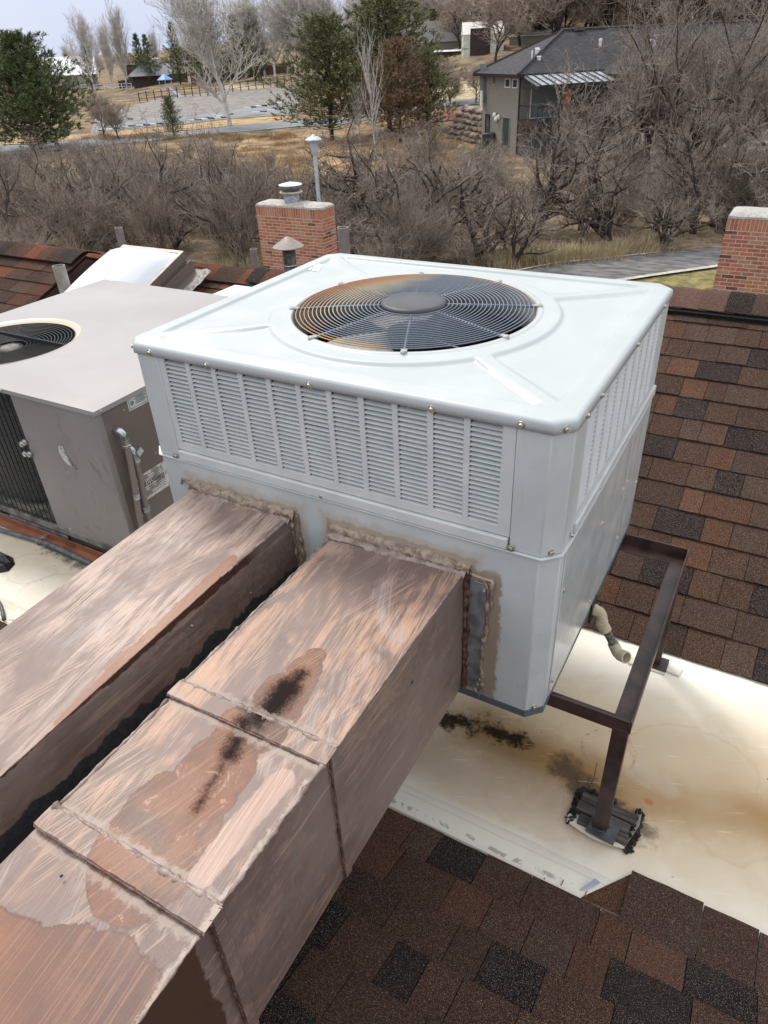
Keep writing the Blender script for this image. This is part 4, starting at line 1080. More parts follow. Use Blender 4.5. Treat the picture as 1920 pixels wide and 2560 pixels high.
# curved coil behind the wire guard
vs = []; NC = 40
pth = []
for i in range(NC+1):
    a = -PI*.02 - PI*.96*i/NC; pth.append((-2.30 + .34*math.cos(a) + (0 if i < NC/2 else -.25), BY0+.41 + .36*math.sin(a)))
for x, y in pth: vs += [(x, y, BZ+.06), (x, y, BT-.01)]
MB().add(vs, [(2*i, 2*i+2, 2*i+3, 2*i+1) for i in range(NC)]).build('curved_coil', M_coil, a2, smooth='all')
MB().box((BX0+.03,BY0+.5,BZ+.031),(-1.93,BY0+.51,BT-.01)).build('inner_panel', M_dark, a2)
MB().add([(-1.93,BY0+.02,BZ+.03),(-1.93,BY0+.6,BZ+.03),(-1.93,BY0+.6,BT-.01),(-1.93,BY0+.02,BT-.01)], [(0,1,2,3)]).build('inner_side', M_dark, a2)
cg = MB().box((-2.9,BY0-.004,BZ+.045),(-1.925,BY0,BZ+.052)).build('coil_guard', M_blackwire, a2)
for k in range(26):
    x = -1.945 - k*.037; MB().tube([(x,BY0-.003,BZ+.035),(x,BY0-.003,BT-.03)], .0021, 5).build('guard_wire', M_blackwire, cg)
for z in (BZ+.10,BZ+.30,BZ+.48,BZ+.62): MB().tube([(-2.9,BY0-.0062,z),(-1.93,BY0-.0062,z)], .0017, 5).build('guard_wire', M_blackwire, cg)
for x, z in ((-1.955,.02),(-1.958,-.03),(-1.93,.035),(-1.925,-.025)):
    MB().lathe([(0,.012),(.012,.011),(.015,.005),(.015,0)], (x,BY0-.004,z), 12, (0,-1,0)).build('valve_cap', M_zinc, a2, smooth=True)
for x in (-2.0,-1.965): screw((x, BY0-.006, BT-.013), (0,-1,0), a2, .9)
screw((BX1+.006, BY0+.03, BT-.014), (1,0,0), a2, .9); screw((BX1, .055, .232), (1,0,0), a2, .8); screw((BX1, .16, -.02), (1,0,0), a2, .8)
screw((-1.83, BY0, BZ+.035), (0,-1,0), a2, .8)
# torn sticker, name plate and rating plate; their lettering is worn past reading in the photograph
def xz(u, v): p = on(u, v, 1, BY0-.0012); return (p.x, BY0-.0012, p.z)
q = [(500,600),(540,610),(575,680),(610,755),(625,785),(585,765),(540,715),(510,660)]
sk = MB().add([xz(a/3.456, 940+b/3.456) for a, b in q], [tuple(range(8))]).build('torn_sticker', M_label, a2)
mb = MB()
for k in range(16):
    t = (k+.5)/16; x = -1.70 + .075*t + U(-.008,.008); z = .062 - .10*t + U(-.012,.012); mb.box((x, BY0-.0017, z), (x+U(.008,.016), BY0-.0013, z+.0022))
mb.build('sticker_print', M_print, sk, kind='stuff')
def yz(x, y0, y1, z0, z1, d=.0012): return [(x+d, y0, z0),(x+d, y1, z0),(x+d, y1, z1),(x+d, y0, z1)]
np_ = MB().box((BX1-.0005,.079,.215),(BX1+.0014,.195,.276)).build('name_plate', M_label, a2, bevel=.001)
mb = MB()
for a, b, c, d in ((.086,.188,.268,.2695),(.086,.188,.222,.2235),(.086,.0875,.222,.2695),(.1865,.188,.222,.2695)): mb.add(yz(BX1, a, b, c, d, .0018), [(0,1,2,3)])
for i, (a, b) in enumerate(((.128,.165),(.118,.182),(.126,.172),(.120,.180),(.124,.172))):
    y = a
    while y < b:
        wd = U(.0025,.007); mb.add(yz(BX1, y, min(b,y+wd), .2605-i*.0068, .2605-i*.0068+.0034, .0018), [(0,1,2,3)]); y += wd+.0014
for k in range(6):
    a = 2*PI*k/6; mb.lathe([(0,.0003),(.0028,.0002)], (BX1+.0018, .103+.008*math.cos(a), .245+.008*math.sin(a)), 6, (1,0,0))
mb.lathe([(.0030,.0004),(.0050,.0004)], (BX1+.0018,.103,.245), 12, (1,0,0))
mb.build('plate_print', M_print, np_, kind='stuff')
rp_ = MB().box((BX1-.0005,.018,-.205),(BX1+.0012,.215,-.078)).build('rating_plate', M_rate, a2)
mb = MB()
for i in range(9):
    z = -.095 - i*.0115; y = .03
    while y < .17:
        wd = U(.004,.014); mb.add(yz(BX1, y, y+wd*.8, z, z+.0035+.005*(i in (3,4) and y < .12), .0016), [(0,1,2,3)]); y += wd+.002
for k in range(12): y = .128+k*.004; mb.add(yz(BX1, y, y+U(.0012,.0028), -.155, -.125, .0017), [(0,1,2,3)])
mb.build('plate_print', M_print, rp_, kind='stuff')
# conduits coming out of the end panel
c1_ = thing('conduit', 'taupe conduit with upper silver elbow running down the end of the taupe unit', 'electrical conduit', (BX1+.03,0,.16), 'conduits on the taupe unit')
pipe(curve([(BX1-.002,-.012,.168),(BX1+.022,-.012,.172),(BX1+.038,-.010,.158),(BX1+.040,-.010,.138)]), .0165, M_zinc, c1_, 'elbow')
MB().lathe([(0,0),(.022,0),(.022,.008),(.019,.010),(.019,.022),(.021,.024),(.021,.034),(0,.034)], (BX1+.040,-.010,.104), 8, (0,0,1)).build('coupling', M_zinc, c1_, smooth=True)
pipe(curve([(BX1+.040,-.010,.108),(BX1+.038,-.012,.02),(BX1+.034,-.025,-.12),(BX1+.034,-.040,-.24),(BX1+.036,-.055,-.50)]), .0125, M_conduit, c1_, 'conduit_pipe')
MB().lathe([(0,0),(.0165,0),(.0165,.026),(0,.026)], (BX1+.034,-.026,-.145), 12).build('coupling', M_zinc, c1_)
c2_ = thing('conduit', 'second taupe conduit with lower silver elbow, beside the rating plate', 'electrical conduit', (BX1+.03,.03,.05), 'conduits on the taupe unit')
pipe(curve([(BX1-.002,.022,.075),(BX1+.018,.022,.070),(BX1+.030,.022,.052),(BX1+.032,.022,.034)]), .0155, M_zinc, c2_, 'elbow')
MB().lathe([(0,0),(.020,0),(.020,.010),(.017,.012),(.017,.030),(0,.030)], (BX1+.032,.022,.008), 8).build('coupling', M_galv, c2_)
pipe(curve([(BX1+.032,.022,.012),(BX1+.032,.018,-.08),(BX1+.032,.008,-.20),(BX1+.032,.000,-.50)]), .0125, M_conduit, c2_, 'conduit_pipe')
MB().lathe([(0,0),(.017,0),(.017,.03),(0,.03)], (BX1+.032,.006,-.232), 10).box((BX1+.01,.015,-.222),(BX1+.035,.030,-.212)).build('strap', M_galv, c2_)
mb = MB()
for k in range(16): mb.lathe([(.006,0),(.0085,.004),(.006,.008)], (BX1+.012,-.006,-.10-k*.0105), 8)
tag(mb.build('wire_spring', M_zinc), 'coiled steel wire hanging between the two conduits', 'coil spring')
tag(MB().obox((BX1+.052,.040,.056), (0,.014,.008), (.0006,0,0), (0,-.006,.012)).build('cable_tag', M_label), 'small white tag stuck on the lower silver elbow', 'tag')
# rails and hose at the foot of the taupe unit
rl = thing('support_rail', 'rust orange angle rail on the cream roof below the taupe unit', 'steel rail', (-2,-.12,ZD))
MB().box((-3.4,-.137,ZD+.002),(-1.05,-.097,ZD+.008)).box((-3.4,-.102,ZD+.0085),(-1.05,-.097,ZD+.042)).build('rail_bar', M_rail, rl, bevel=.001)
MB().box((-2.30,-.092,ZD+.004),(-1.865,-.088,ZD+.058)).build('galvanised_strip', M_galv, rl)
tag(MB().box((-1.86,-.080,ZD+.001),(-1.1,-.062,ZD+.062)).build('sleeper', M_wood), 'dark timber sleeper under the corner of the taupe unit', 'timber')
tag(MB().box((-2.9,-.05,ZD+.001),(-2.2,.15,ZD+.062)).build('sleeper', M_wood), 'dark timber sleeper under the coil end of the taupe unit', 'timber')
hs = thing('flexible_conduit', 'grey ribbed flexible conduit clamped along the orange rail', 'electrical conduit', (-2,-.16,ZD))
pts = curve([(-3.3,-.190,ZD+.014),(-2.6,-.183,ZD+.014),(-2.28,-.170,ZD+.015),(-1.95,-.150,ZD+.02),(-1.65,-.158,ZD+.013),(-1.2,-.17,ZD+.013)], 70)
MB().tube(pts, [.0105 + (.0022 if i % 2 else 0) for i in range(len(pts))], 8).build('ribbed_hose', M_flex, hs, smooth=True)
MB().obox((-2.01,-.128,ZD+.030), (.008,0,0), (0,.030,0), (0,0,.0015)).tube([(-2.01,-.152+.016*math.cos(t*.5),ZD+.018+.016*math.sin(t*.5)) for t in range(13)], .003, 5).build('clamp', M_galv, hs)
mb = MB()
rag = [(-2.17,-.40),(-2.10,-.46),(-2.02,-.42),(-1.965,-.365),(-1.985,-.315),(-2.04,-.285),(-2.12,-.29),(-2.19,-.33)]
cx_ = sum(p[0] for p in rag)/8; cy_ = sum(p[1] for p in rag)/8
vs = []
for i in range(6):
    t = 1 - i/5
    for k, (x, y) in enumerate(rag): vs.append((cx_+(x-cx_)*t, cy_+(y-cy_)*t, ZD+.001 + (0 if i == 0 else .022 + .012*math.sin(k*2.3+i))))
mb.add(vs, [(i*8+k, i*8+(k+1)%8, (i+1)*8+(k+1)%8, (i+1)*8+k) for i in range(5) for k in range(8)])
tag(mb.build('crumpled_sheet', mat('black_plastic', col=(.018,.016,.02), rough=.35)), 'crumpled black plastic lying on the cream roof at the left edge', 'plastic sheet')
lp = [(-1.95+.28*t, -.60+.06*math.sin(PI*t)+.0*t, ZD+.012+.02*math.sin(PI*t)) for t in [i/14 for i in range(15)]]
tag(MB().tube(lp, .008, 8).build('cable', mat('grey_cable', col=(.10,.10,.10), rough=.5), smooth='all'), 'thick grey cable looping out beside the left duct', 'cable')
tag(MB().tube([(p[0], p[1]-.03, p[2]+.012) for p in lp], .0035, 6).build('cable', M_blackwire, smooth='all'), 'thin dark wire arched over the thick grey cable', 'cable')

# ============================================================ SKYLIGHTS, VENTS, CHIMNEYS
sk_ = thing('skylight', 'white domed skylight on a brown curb between shingled roofs', 'skylight', (-3.2,1.9,-.1))
a_ = Vector((-2.86,2.0,.318)); sdir = Vector((0, math.cos(PL+.05), math.sin(PL+.05))); nrm = Vector((0,-math.sin(PL+.05),math.cos(PL+.05))); xd = Vector((1,0,0))
o_ = on(460, 629, 1, 2.16)   # back right corner of the curb top
Wk, Lk, Hk = .62, .95, .13
def sp(x, s, n): return o_ + xd*(-Wk + x) + sdir*(-Lk + s) + nrm*n
def sbox(mb, x0, x1, s0, s1, n0, n1):
    P = [sp(x,s,n) for n in (n0,n1) for x, s in ((x0,s0),(x1,s0),(x1,s1),(x0,s1))]
    return mb.add(P, [(0,3,2,1),(4,5,6,7),(0,1,5,4),(1,2,6,5),(2,3,7,6),(3,0,4,7)])
mb = MB(); sbox(mb, .012, Wk-.012, .012, Lk-.012, -.30, -.022); mb.build('curb', M_skyframe, sk_, bevel=.003)
mb = MB(); sbox(mb, 0, .028, 0, Lk, -.055, 0); sbox(mb, Wk-.028, Wk, 0, Lk, -.055, 0); sbox(mb, .0285, Wk-.0285, Lk-.028, Lk, -.055, 0); sbox(mb, .0285, Wk-.0285, 0, .028, -.055, 0)
mb.build('frame', M_skyframe, sk_, bevel=.002)
mb = MB(); sbox(mb, 0.001, .029, 0, Lk, .0005, .006); sbox(mb, Wk-.029, Wk-.001, 0, Lk, .0005, .006); sbox(mb, .03, Wk-.03, Lk-.03, Lk, .0005, .006); mb.build('rim', M_skywood, sk_, bevel=.001)
vs = []; ND = 24
for i in range(ND+1):
    for j in range(ND+1):
        u_, v_ = i/ND, j/ND; h = .135 * (min(1, 5*min(u_,1-u_))**.55) * (min(1, 5*min(v_,1-v_))**.55) * (.72+.28*math.sin(PI*u_)*math.sin(PI*v_))
        vs.append(sp(.02+(Wk-.05)*u_, .02+(Lk-.055)*v_, h+.002))
MB().add(vs, [(i*(ND+1)+j, (i+1)*(ND+1)+j, (i+1)*(ND+1)+j+1, i*(ND+1)+j+1) for i in range(ND) for j in range(ND)]).build('dome', M_whitepl, sk_, smooth='all')
mb = MB(); sbox(mb, Wk+.001, Wk+.085, 0, Lk+.02, -.165, -.158); sbox(mb, Wk+.001, Wk+.006, 0, Lk+.02, -.165, -.08)
for k in range(3): sbox(mb, Wk+.006, Wk+.08, .32*k+.05, .32*k+.054, -.158, -.150)
mb.build('flashing', M_skyframe, sk_)
vs = []; NF = 26
for i in range(NF+1):
    s = Lk*1.03*i/NF; vs += [sp(Wk+.070+.010*nz(s*14,0,0), s, -.160), sp(Wk+.110+.016*nz(s*14,3,0), s, -.149), sp(Wk+.150+.020*nz(s*16,0,5), s, -.166)]
MB().add(vs, [(3*i+j, 3*i+j+1, 3*i+j+4, 3*i+j+3) for i in range(NF) for j in range(2)]).build('roof_cement', M_cement, sk_, smooth='all')
# corner of a second flat skylight showing between the two units
w2 = thing('skylight', 'flat white skylight corner just visible between the two air conditioners', 'skylight', (-1.7,1.7,0))
MB().box((-2.30,1.38,.02),(-1.55,1.86,.155)).build('curb', M_skyframe, w2)
MB().box((-2.31,1.37,.1555),(-1.54,1.87,.176)).build('pane_lid', M_whitepl, w2, bevel=.004)
mb = MB().box((-2.315,1.365,.150),(-2.285,1.875,.1775)); mb.box((-2.284,1.845,.150),(-1.54,1.875,.1775)); mb.build('frame', M_white, w2)

def open_pipe(name, label, c, zt, zb, r, m_, lean=(0,0), group='vent pipes on the roofs'):
    t = thing(name, label, 'vent pipe', (c[0], c[1], zb), group)
    n = 20; ri = r*.84
    up = Vector((lean[0], lean[1], 1)).normalized()
    MB().lathe([(r,0),(r,zt-zb),(ri,zt-zb),(ri,zt-zb-.10),(0,zt-zb-.10)], (c[0],c[1],zb), n, up).build('pipe', m_, t, smooth=True)
    MB().lathe([(r*1.5,-.02),(r*1.35,.02),(r*1.05,.05),(r*1.02,.05)], (c[0],c[1],zb), n, up).build('collar', M_ventd, t, smooth=True)
    return t
p = on(146, 664, 1, 1.55); open_pipe('vent_pipe', 'thick taupe vent pipe rising in front of the brown gable wall', (p.x, p.y), p.z, -.25, .043, M_vent)
for (u, v), yy, zb_, r, lab in (((296,569),3.6,-.55,.040,'slim taupe vent pipe left of the domed skylight'), ((633,622),3.6,-.60,.032,'short slim vent pipe left of the brick chimney with flue'), ((857,568),3.4,-.55,.047,'taupe vent pipe right of the brick chimney with flue')):
    p = on(u, v, 1, yy); open_pipe('vent_pipe', lab, (p.x, p.y), p.z, zb_, r, M_vent)
p = on(718, 592, 1, 3.7)
vc = thing('roof_vent', 'cone-capped roof vent in front of the brick chimney', 'roof vent', (p.x, p.y, -.5))
MB().lathe([(0,.004),(.02,-.002),(.145,-.082),(.146,-.088),(.140,-.090),(.05,-.072),(0,-.07)], p, 36).build('cone_cap', M_vent, vc, smooth=True)
MB().lathe([(.0,-.068),(.088,-.088),(.080,-.105),(.062,-.118),(.060,-.118),(.060,-.24),(.066,-.242),(.066,-.262),(.060,-.264),(.095,-.36),(.13,-.50)], p, 28).build('stack', M_ventd, vc, smooth=True)
MB().lathe([(.067,-.244),(.069,-.25),(.067,-.258)], p, 28).build('band', M_zinc, vc)

BL, BH, BJ, BD = .187, .0508, .0122, .088
def brick_mesh(L, H, Dp):
    me = MB().box((0,0,0),(L,Dp,H)).mesh('brick'); me.materials.append(BR[0]); return me
BM = {k: brick_mesh(*k) for k in ((BL,BH,BD),(BH,BL*.98,BD))}
def chimney(label, x0, x1, y0, y1, zt, zb, faces, crownm, group, nrow):
    t = thing('brick_chimney', label, 'chimney', ((x0+x1)/2, (y0+y1)/2, zb), group)
    L0 = t.location
    MB().box((x0+.0025,y0+.0025,zb),(x1-.0025,y1-.0025,zt-.004)).build('mortar_core', M_mortar, t)
    pit = BH + BJ; pl = BL + BJ
    def put(me, x, y, z, rz, m=None, sx=1): inst(me, 'brick', t, (x-L0.x, y-L0.y, z-L0.z), (0,0,rz), (sx,1,1), m=m or random.choices(BR, (4,5,3,1))[0])
    def run(length, origin, d, rz, off):
        # soldier course
        s = .0; sz = zt - BL*.98
        while s < length - .03:
            put(BM[(BH,BL*.98,BD)], *(origin + d*s)[:2], sz, rz, random.choices(BR, (5,3,3,1))[0]); s += BH + BJ*.75
        # stretchers
        for r_ in range(nrow):
            z = sz - BJ - BH - r_*pit; s = -(pl/2 if (r_+off) % 2 else 0)
            while s < length - .02:
                a = max(0, s); b = min(length, s+BL)
                if b - a > .02: put(BM[(BL,BH,BD)], *(origin + d*a)[:2], z, rz, sx=(b-a)/BL)
                s += pl
    # soldier mesh stands: (BH wide, BL tall)
    if 'f' in faces: run(x1-x0, Vector((x0, y0, 0)), Vector((1,0,0)), 0, 0)
    if 'r' in faces: run(y1-y0-BD*0, Vector((x1+.0012, y0+.001, 0)), Vector((0,1,0)), PI/2, 1)
    if 'l' in faces: run(y1-y0, Vector((x0-.0012, y1-.001, 0)), Vector((0,-1,0)), -PI/2, 1)
    n = 40; mb = MB(); pr = [(.0,.0),(.004,.030),(.05,.062),(.14,.085)]
    vs = []; 
    per = []
    for k in range(20): per.append((x0+(x1-x0)*k/20, y0, 0,-1))
    for k in range(8): per.append((x1, y0+(y1-y0)*k/8, 1,0))
    for k in range(20): per.append((x1-(x1-x0)*k/20, y1, 0,1))
    for k in range(8): per.append((x0, y1-(y1-y0)*k/8, -1,0))
    cx_, cy_ = (x0+x1)/2, (y0+y1)/2
    for ins, h in [(-.006,-.002)] + pr + [(.20,.088)]:
        for x, y, _, _ in per:
            fx = 1 - 2*ins/(x1-x0); fy = 1 - 2*ins/(y1-y0)
            xx = cx_+(x-cx_)*fx; yy = cy_+(y-cy_)*max(fy,.02); vs.append((xx, yy, zt+h+.010*nz(xx*7,yy*7,h*10)))
    m_ = len(per)
    fs = [(i*m_+k, i*m_+(k+1)%m_, (i+1)*m_+(k+1)%m_, (i+1)*m_+k) for i in range(5) for k in range(m_)] + [tuple(5*m_+k for k in range(m_))]
    MB().add(vs, fs).build('crown', crownm, t, smooth=True)
    return t
# chimneys
c1 = chimney('brick chimney with grey concrete crown and round metal flue, behind the white unit', -9.224, -7.580, 10.577, 11.06, -1.165, -3.8, 'fr', M_crown, 'brick chimneys', 20)
c2 = chimney('brick chimney with pale domed crown at the right edge, above the shingled ridge', -.266, 1.75, 11.535, 12.25, -1.085, -3.8, 'fl', M_crown2, 'brick chimneys', 21)
fc = on(730, 500, 1, 10.82)
fl = thing('chimney_flue', 'round metal chimney flue with flat cap on the brick chimney behind the white unit', 'chimney flue', (fc.x, fc.y, -1.09))
F0 = (fc.x, 10.82, -1.10)
MB().lathe([(.17,0),(.165,.02),(.16,.15),(.155,.16),(0,.16)], F0, 32).build('base', M_galv, fl, smooth=True)
MB().lathe([(.15,.155),(.20,.165),(.232,.19),(.235,.205),(.22,.215),(.18,.21),(.18,.215)], F0, 32).build('lower_ring', M_skywood, fl, smooth=True)
MB().lathe([(.175,.20),(.175,.27),(.23,.27),(.232,.32),(.225,.33),(.0,.33)], F0, 32).build('drum', M_ventd, fl, smooth=True)
MB().lathe([(.236,.325),(.238,.338),(.15,.36),(.02,.385),(0,.386)], F0, 32).build('cap', M_white, fl, smooth=True)

# ============================================================ LAND
def th(x, y):
    dx, dy = x - CAM.x, y - CAM.y; r = math.hypot(dx, dy); az = math.degrees(math.atan2(dx, dy))
    z = -5.0 - .5*sst(r, 28, 40)
    z += max(0, r-62)*.011
    k = sst(az, -34, -22)
    z += k*(.077*max(0, min(r, 175)-60) + .13*max(0, min(r, 420)-175))
    k2 = sst(az, -50, -42)*(1-k)
    z += k2*.03*max(0, min(r, 400)-110)
    if r > 46 and az > -22: z += .4*sst(r, 46, 60)
    z += .10*nz(x*.15, y*.15, 0)*sst(r, 26, 40) + .8*nz(x*.02, y*.02, 5)*sst(r, 80, 150)
    return z
def hit(u, v):
    d = ray(u, v); t = 5.0
    while t < 900:
        p = CAM + d*t
        if p.z < th(p.x, p.y): 
            lo, hi = t/1.03, t
            for _ in range(20):
                m_ = (lo+hi)/2; q = CAM + d*m_
                if q.z < th(q.x, q.y): hi = m_
                else: lo = m_
            return CAM + d*hi
        t *= 1.03
    return None
vs = []; rs = [2.0]
while rs[-1] < 2600: rs.append(rs[-1]*1.055 + .15)
NA = 190; A0, A1 = -125, 80
for r in rs:
    for k in range(NA+1):
        a = math.radians(A0 + (A1-A0)*k/NA); x, y = CAM.x + r*math.sin(a), CAM.y + r*math.cos(a); vs.append((x, y, th(x, y)))
fs = [(i*(NA+1)+k, (i+1)*(NA+1)+k, (i+1)*(NA+1)+k+1, i*(NA+1)+k+1)[::-1] for i in range(len(rs)-1) for k in range(NA)]
gm = MB().add(vs, fs); struct(gm.build('ground', M_ground, smooth='all'))
struct(MB().add([(-3000,-3000,-6.2),(3000,-3000,-6.2),(3000,3000,-6.2),(-3000,3000,-6.2)], [(0,1,2,3)]).build('ground_far', M_ground))
def strip(name, pa, pb, m_, dz=.03, n=24):
    """a sheet draped on the land between two photographed edges"""
    A = [hit(*p) for p in pa]; B = [hit(*p) for p in pb]
    def samp(L, t):
        k = min(len(L)-2, int(t*(len(L)-1))); q = t*(len(L)-1)-k; return L[k].lerp(L[k+1], q)
    vs = []
    for i in range(n+1):
        a, b = samp(A, i/n), samp(B, i/n)
        for j in range(7): p = a.lerp(b, j/6); vs.append((p.x, p.y, th(p.x, p.y)+dz))
    return MB().add(vs, [(i*7+j, (i+1)*7+j, (i+1)*7+j+1, i*7+j+1) for i in range(n) for j in range(6)])
struct(strip('lawn', [(1380,735),(1640,693),(1796,670),(2300,600)], [(1300,1000),(1700,1000),(1900,1000),(2600,1000)], M_lawn, .03).build('lawn', M_lawn))
struct(strip('path', [(1150,712),(1382,666),(1640,638),(1804,616),(2300,560)], [(1100,790),(1380,730),(1640,691),(1796,669),(2300,600)], M_asph, .05).build('asphalt_path', M_asph))
struct(strip('kerb', [(1300,742),(1640,690.5),(1796,668.5),(2300,600)], [(1300,748),(1640,696),(1796,674),(2300,606)], M_kerb, .10).build('path_kerb', M_kerb))
struct(strip('kerb2', [(1150,708),(1382,663),(1640,636)], [(1150,710),(1382,665.5),(1640,638)], M_kerb, .09).build('path_kerb', M_kerb))
struct(strip('road', [(-300,385),(217,349),(560,318),(740,303),(960,276),(1205,250)], [(-300,420),(217,369),(560,334),(740,318),(960,292),(1205,262)], M_road, .06, 40).build('road', M_road))
struct(strip('verge', [(-300,372),(217,336),(430,316),(560,300),(740,290)], [(-300,384),(217,348.5),(430,329),(560,317.5),(740,302.5)], M_orangegrass, .05, 30).build('dry_verge', M_orangegrass))
struct(strip('lot', [(240,292),(400,246),(560,226),(760,212)], [(225,335),(430,315),(560,299),(740,289)], M_gravel, .05, 30).build('gravel_lot', M_gravel))
struct(strip('paved', [(240,318),(500,285),(740,262)], [(240,334),(500,300),(740,284)], M_road, .08, 30).build('parking_bays', M_road))
struct(strip('field', [(560,208),(640,205),(760,198)], [(560,225),(640,222),(760,211)], M_straw, .06, 20).build('straw_field', M_straw))
struct(strip('redbed', [(1085,286),(1150,276),(1210,268)], [(1060,310),(1150,300),(1210,292)], M_redg, .06, 12).build('red_gravel_bed', M_redg))
struct(strip('field2', [(1080,205),(1205,190)], [(1060,262),(1205,248)], M_straw, .05, 12).build('straw_slope', M_straw))
struct(strip('bank', [(620,335),(860,330),(1100,330),(1230,372)], [(560,420),(860,440),(1100,425),(1230,420)], M_ground, .04, 20).build('dry_bank', noisy("dry_bank_grass", (.16,.10,.055), (.42,.27,.13), .5, .95, detail=8)))

# ------------------------------------------------------------ vegetation
def grow(seed, H, trunk_r, spread, nlimb, levels, kids, up=.55, wig=.18, first=.25, seglen=None, minr=.006, nstem=1, droop=0.0):
    """tapered trunk with limbs, branches and twigs; returns (wood, twigs) mesh builders"""
    rn = random.Random(seed); wood, tw = MB(), MB()
    def uu(a, b): return a + (b-a)*rn.random()
    def branch(p, d, L, r, lv):
        ns = 5 if lv == 0 else (4 if lv == 1 else 3 if lv == 2 else 2); pts = [p]; rad = [r]; dd = d.copy()
        for i in range(ns):
            dd = (dd + Vector((uu(-1,1), uu(-1,1), uu(-1,1)))*wig*(1+.5*lv) + Vector((0,0,(.12 if lv else .2)*up - droop*lv*.12))).normalized()
            p = p + dd*(L/ns); pts.append(p); rad.append(max(minr*.6, r*(1-.75*(i+1)/ns)))
        big = lv <= 1
        (wood if big else tw).tube(pts, rad, 7 if lv == 0 else 5 if lv == 1 else 3, caps=False)
        if lv >= levels: return
        nk = nlimb if lv == 0 else kids[lv-1]
        for k in range(nk):
            t = first + (1-first)*(k+uu(.1,.9))/nk if lv == 0 else uu(.15,1)
            j = min(ns-1, int(t*ns)); q = pts[j].lerp(pts[j+1], t*ns-j)
            base = (pts[j+1]-pts[j]).normalized()
            side = Vector((uu(-1,1), uu(-1,1), uu(-.3,.6))); side = (side - base*side.dot(base)); 
            if side.length < 1e-3: side = base.orthogonal()
            side.normalize(); sp_ = spread*(1 if lv == 0 else 1.0)
            nd = (base*(1-sp_*.55) + side*sp_ + Vector((0,0,up*.35))).normalized()
            rr = rad[j]*(.70 if lv == 0 else .62)
            branch(q, nd, L*(uu(.55,.8) if lv == 0 else uu(.42,.68))*(1.15-.45*t if lv == 0 else 1), max(minr, rr), lv+1)
    for s_ in range(nstem):
        d = Vector((uu(-.15,.15), uu(-.15,.15), 1)) if nstem == 1 else Vector((uu(-.6,.6), uu(-.6,.6), 1))
        branch(Vector((uu(-.1,.1)*(nstem>1), uu(-.1,.1)*(nstem>1), -.1)), d.normalized(), H*(.62 if levels > 2 else .7)*uu(.85,1.1), trunk_r, 0)
    return wood, tw
class Kind:
    def __init__(s, wood, tw, mw, mt, name='bare_tree'):
        s.w = wood.mesh('trunk'); s.w.materials.append(mw); s.w.shade_smooth(); s.t = tw.mesh('crown'); s.t.materials.append(mt)
    def place(s, p, sc_, rz, label, cat='tree', group=None, name='bare_tree', mt=None):
        t = thing(name, label, cat, (p[0], p[1], p[2]), group); t.rotation_euler = (0,0,rz) if name not in ('scrub_tree','scrub_bush') else (U(-.22,.22), U(-.22,.22), rz); t.scale = (sc_,)*3 if not hasattr(sc_, '__len__') else sc_
        inst(s.w, 'trunk', t); inst(s.t, 'crown', t)
        return t
# scrub trees of the thicket (unit height about 1 = 4 m)
SCRUB = []
for k in range(6):
    wd_, tw_ = grow(100+k, 4.4, .095, (.85,1.0,.75)[k % 3], 7, 4, (5,4,3), up=(.35,.1,.6)[k % 3], wig=(.34,.48,.28)[k % 3], first=.08, minr=.0065, nstem=(1,3,2)[k % 3])
    SCRUB.append(Kind(wd_, tw_, M_bark, M_twig if k < 3 else M_twig2))
BUSH = []
for k in range(4):
    wd_, tw_ = grow(200+k, 2.8, .026, .60, 6, 3, (6,4), up=.6, wig=.16, first=.1, minr=.0055, nstem=9)
    BUSH.append(Kind(wd_, tw_, M_twig, M_twig if k % 2 else M_twig2))
TALL = []
for k in range(3):
    wd_, tw_ = grow(300+k, 11, .30, .80, 9, 4, (6,5,4), up=.5, wig=.24, first=.22, minr=.014)
    TALL.append(Kind(wd_, tw_, M_bark, M_twig2))
PALE = []
for k in range(2):
    wd_, tw_ = grow(400+k, 15, .26, .62, 11, 4, (9,7,5), up=.75, wig=.14, first=.2, minr=.022)
    PALE.append(Kind(wd_, tw_, M_pale, M_pale))
wd_, tw_ = grow(450, 14, .20, .34, 16, 3, (12,8), up=1.0, wig=.10, first=.12, minr=.022); POP = Kind(wd_, tw_, M_pale, M_pale)
wd_, tw_ = grow(460, 10, .17, .70, 11, 4, (8,6,5), up=.55, wig=.2, first=.12, minr=.030); TANT = Kind(wd_, tw_, M_bark, M_tan)
wd_, tw_ = grow(470, 7.5, .085, .45, 16, 2, (6,), up=.5, wig=.08, first=.15, minr=.012); BIRCH = Kind(wd_, tw_, noisy("white_birch_bark", (.42,.40,.38), (.66,.64,.61), 4, .8), M_pale)
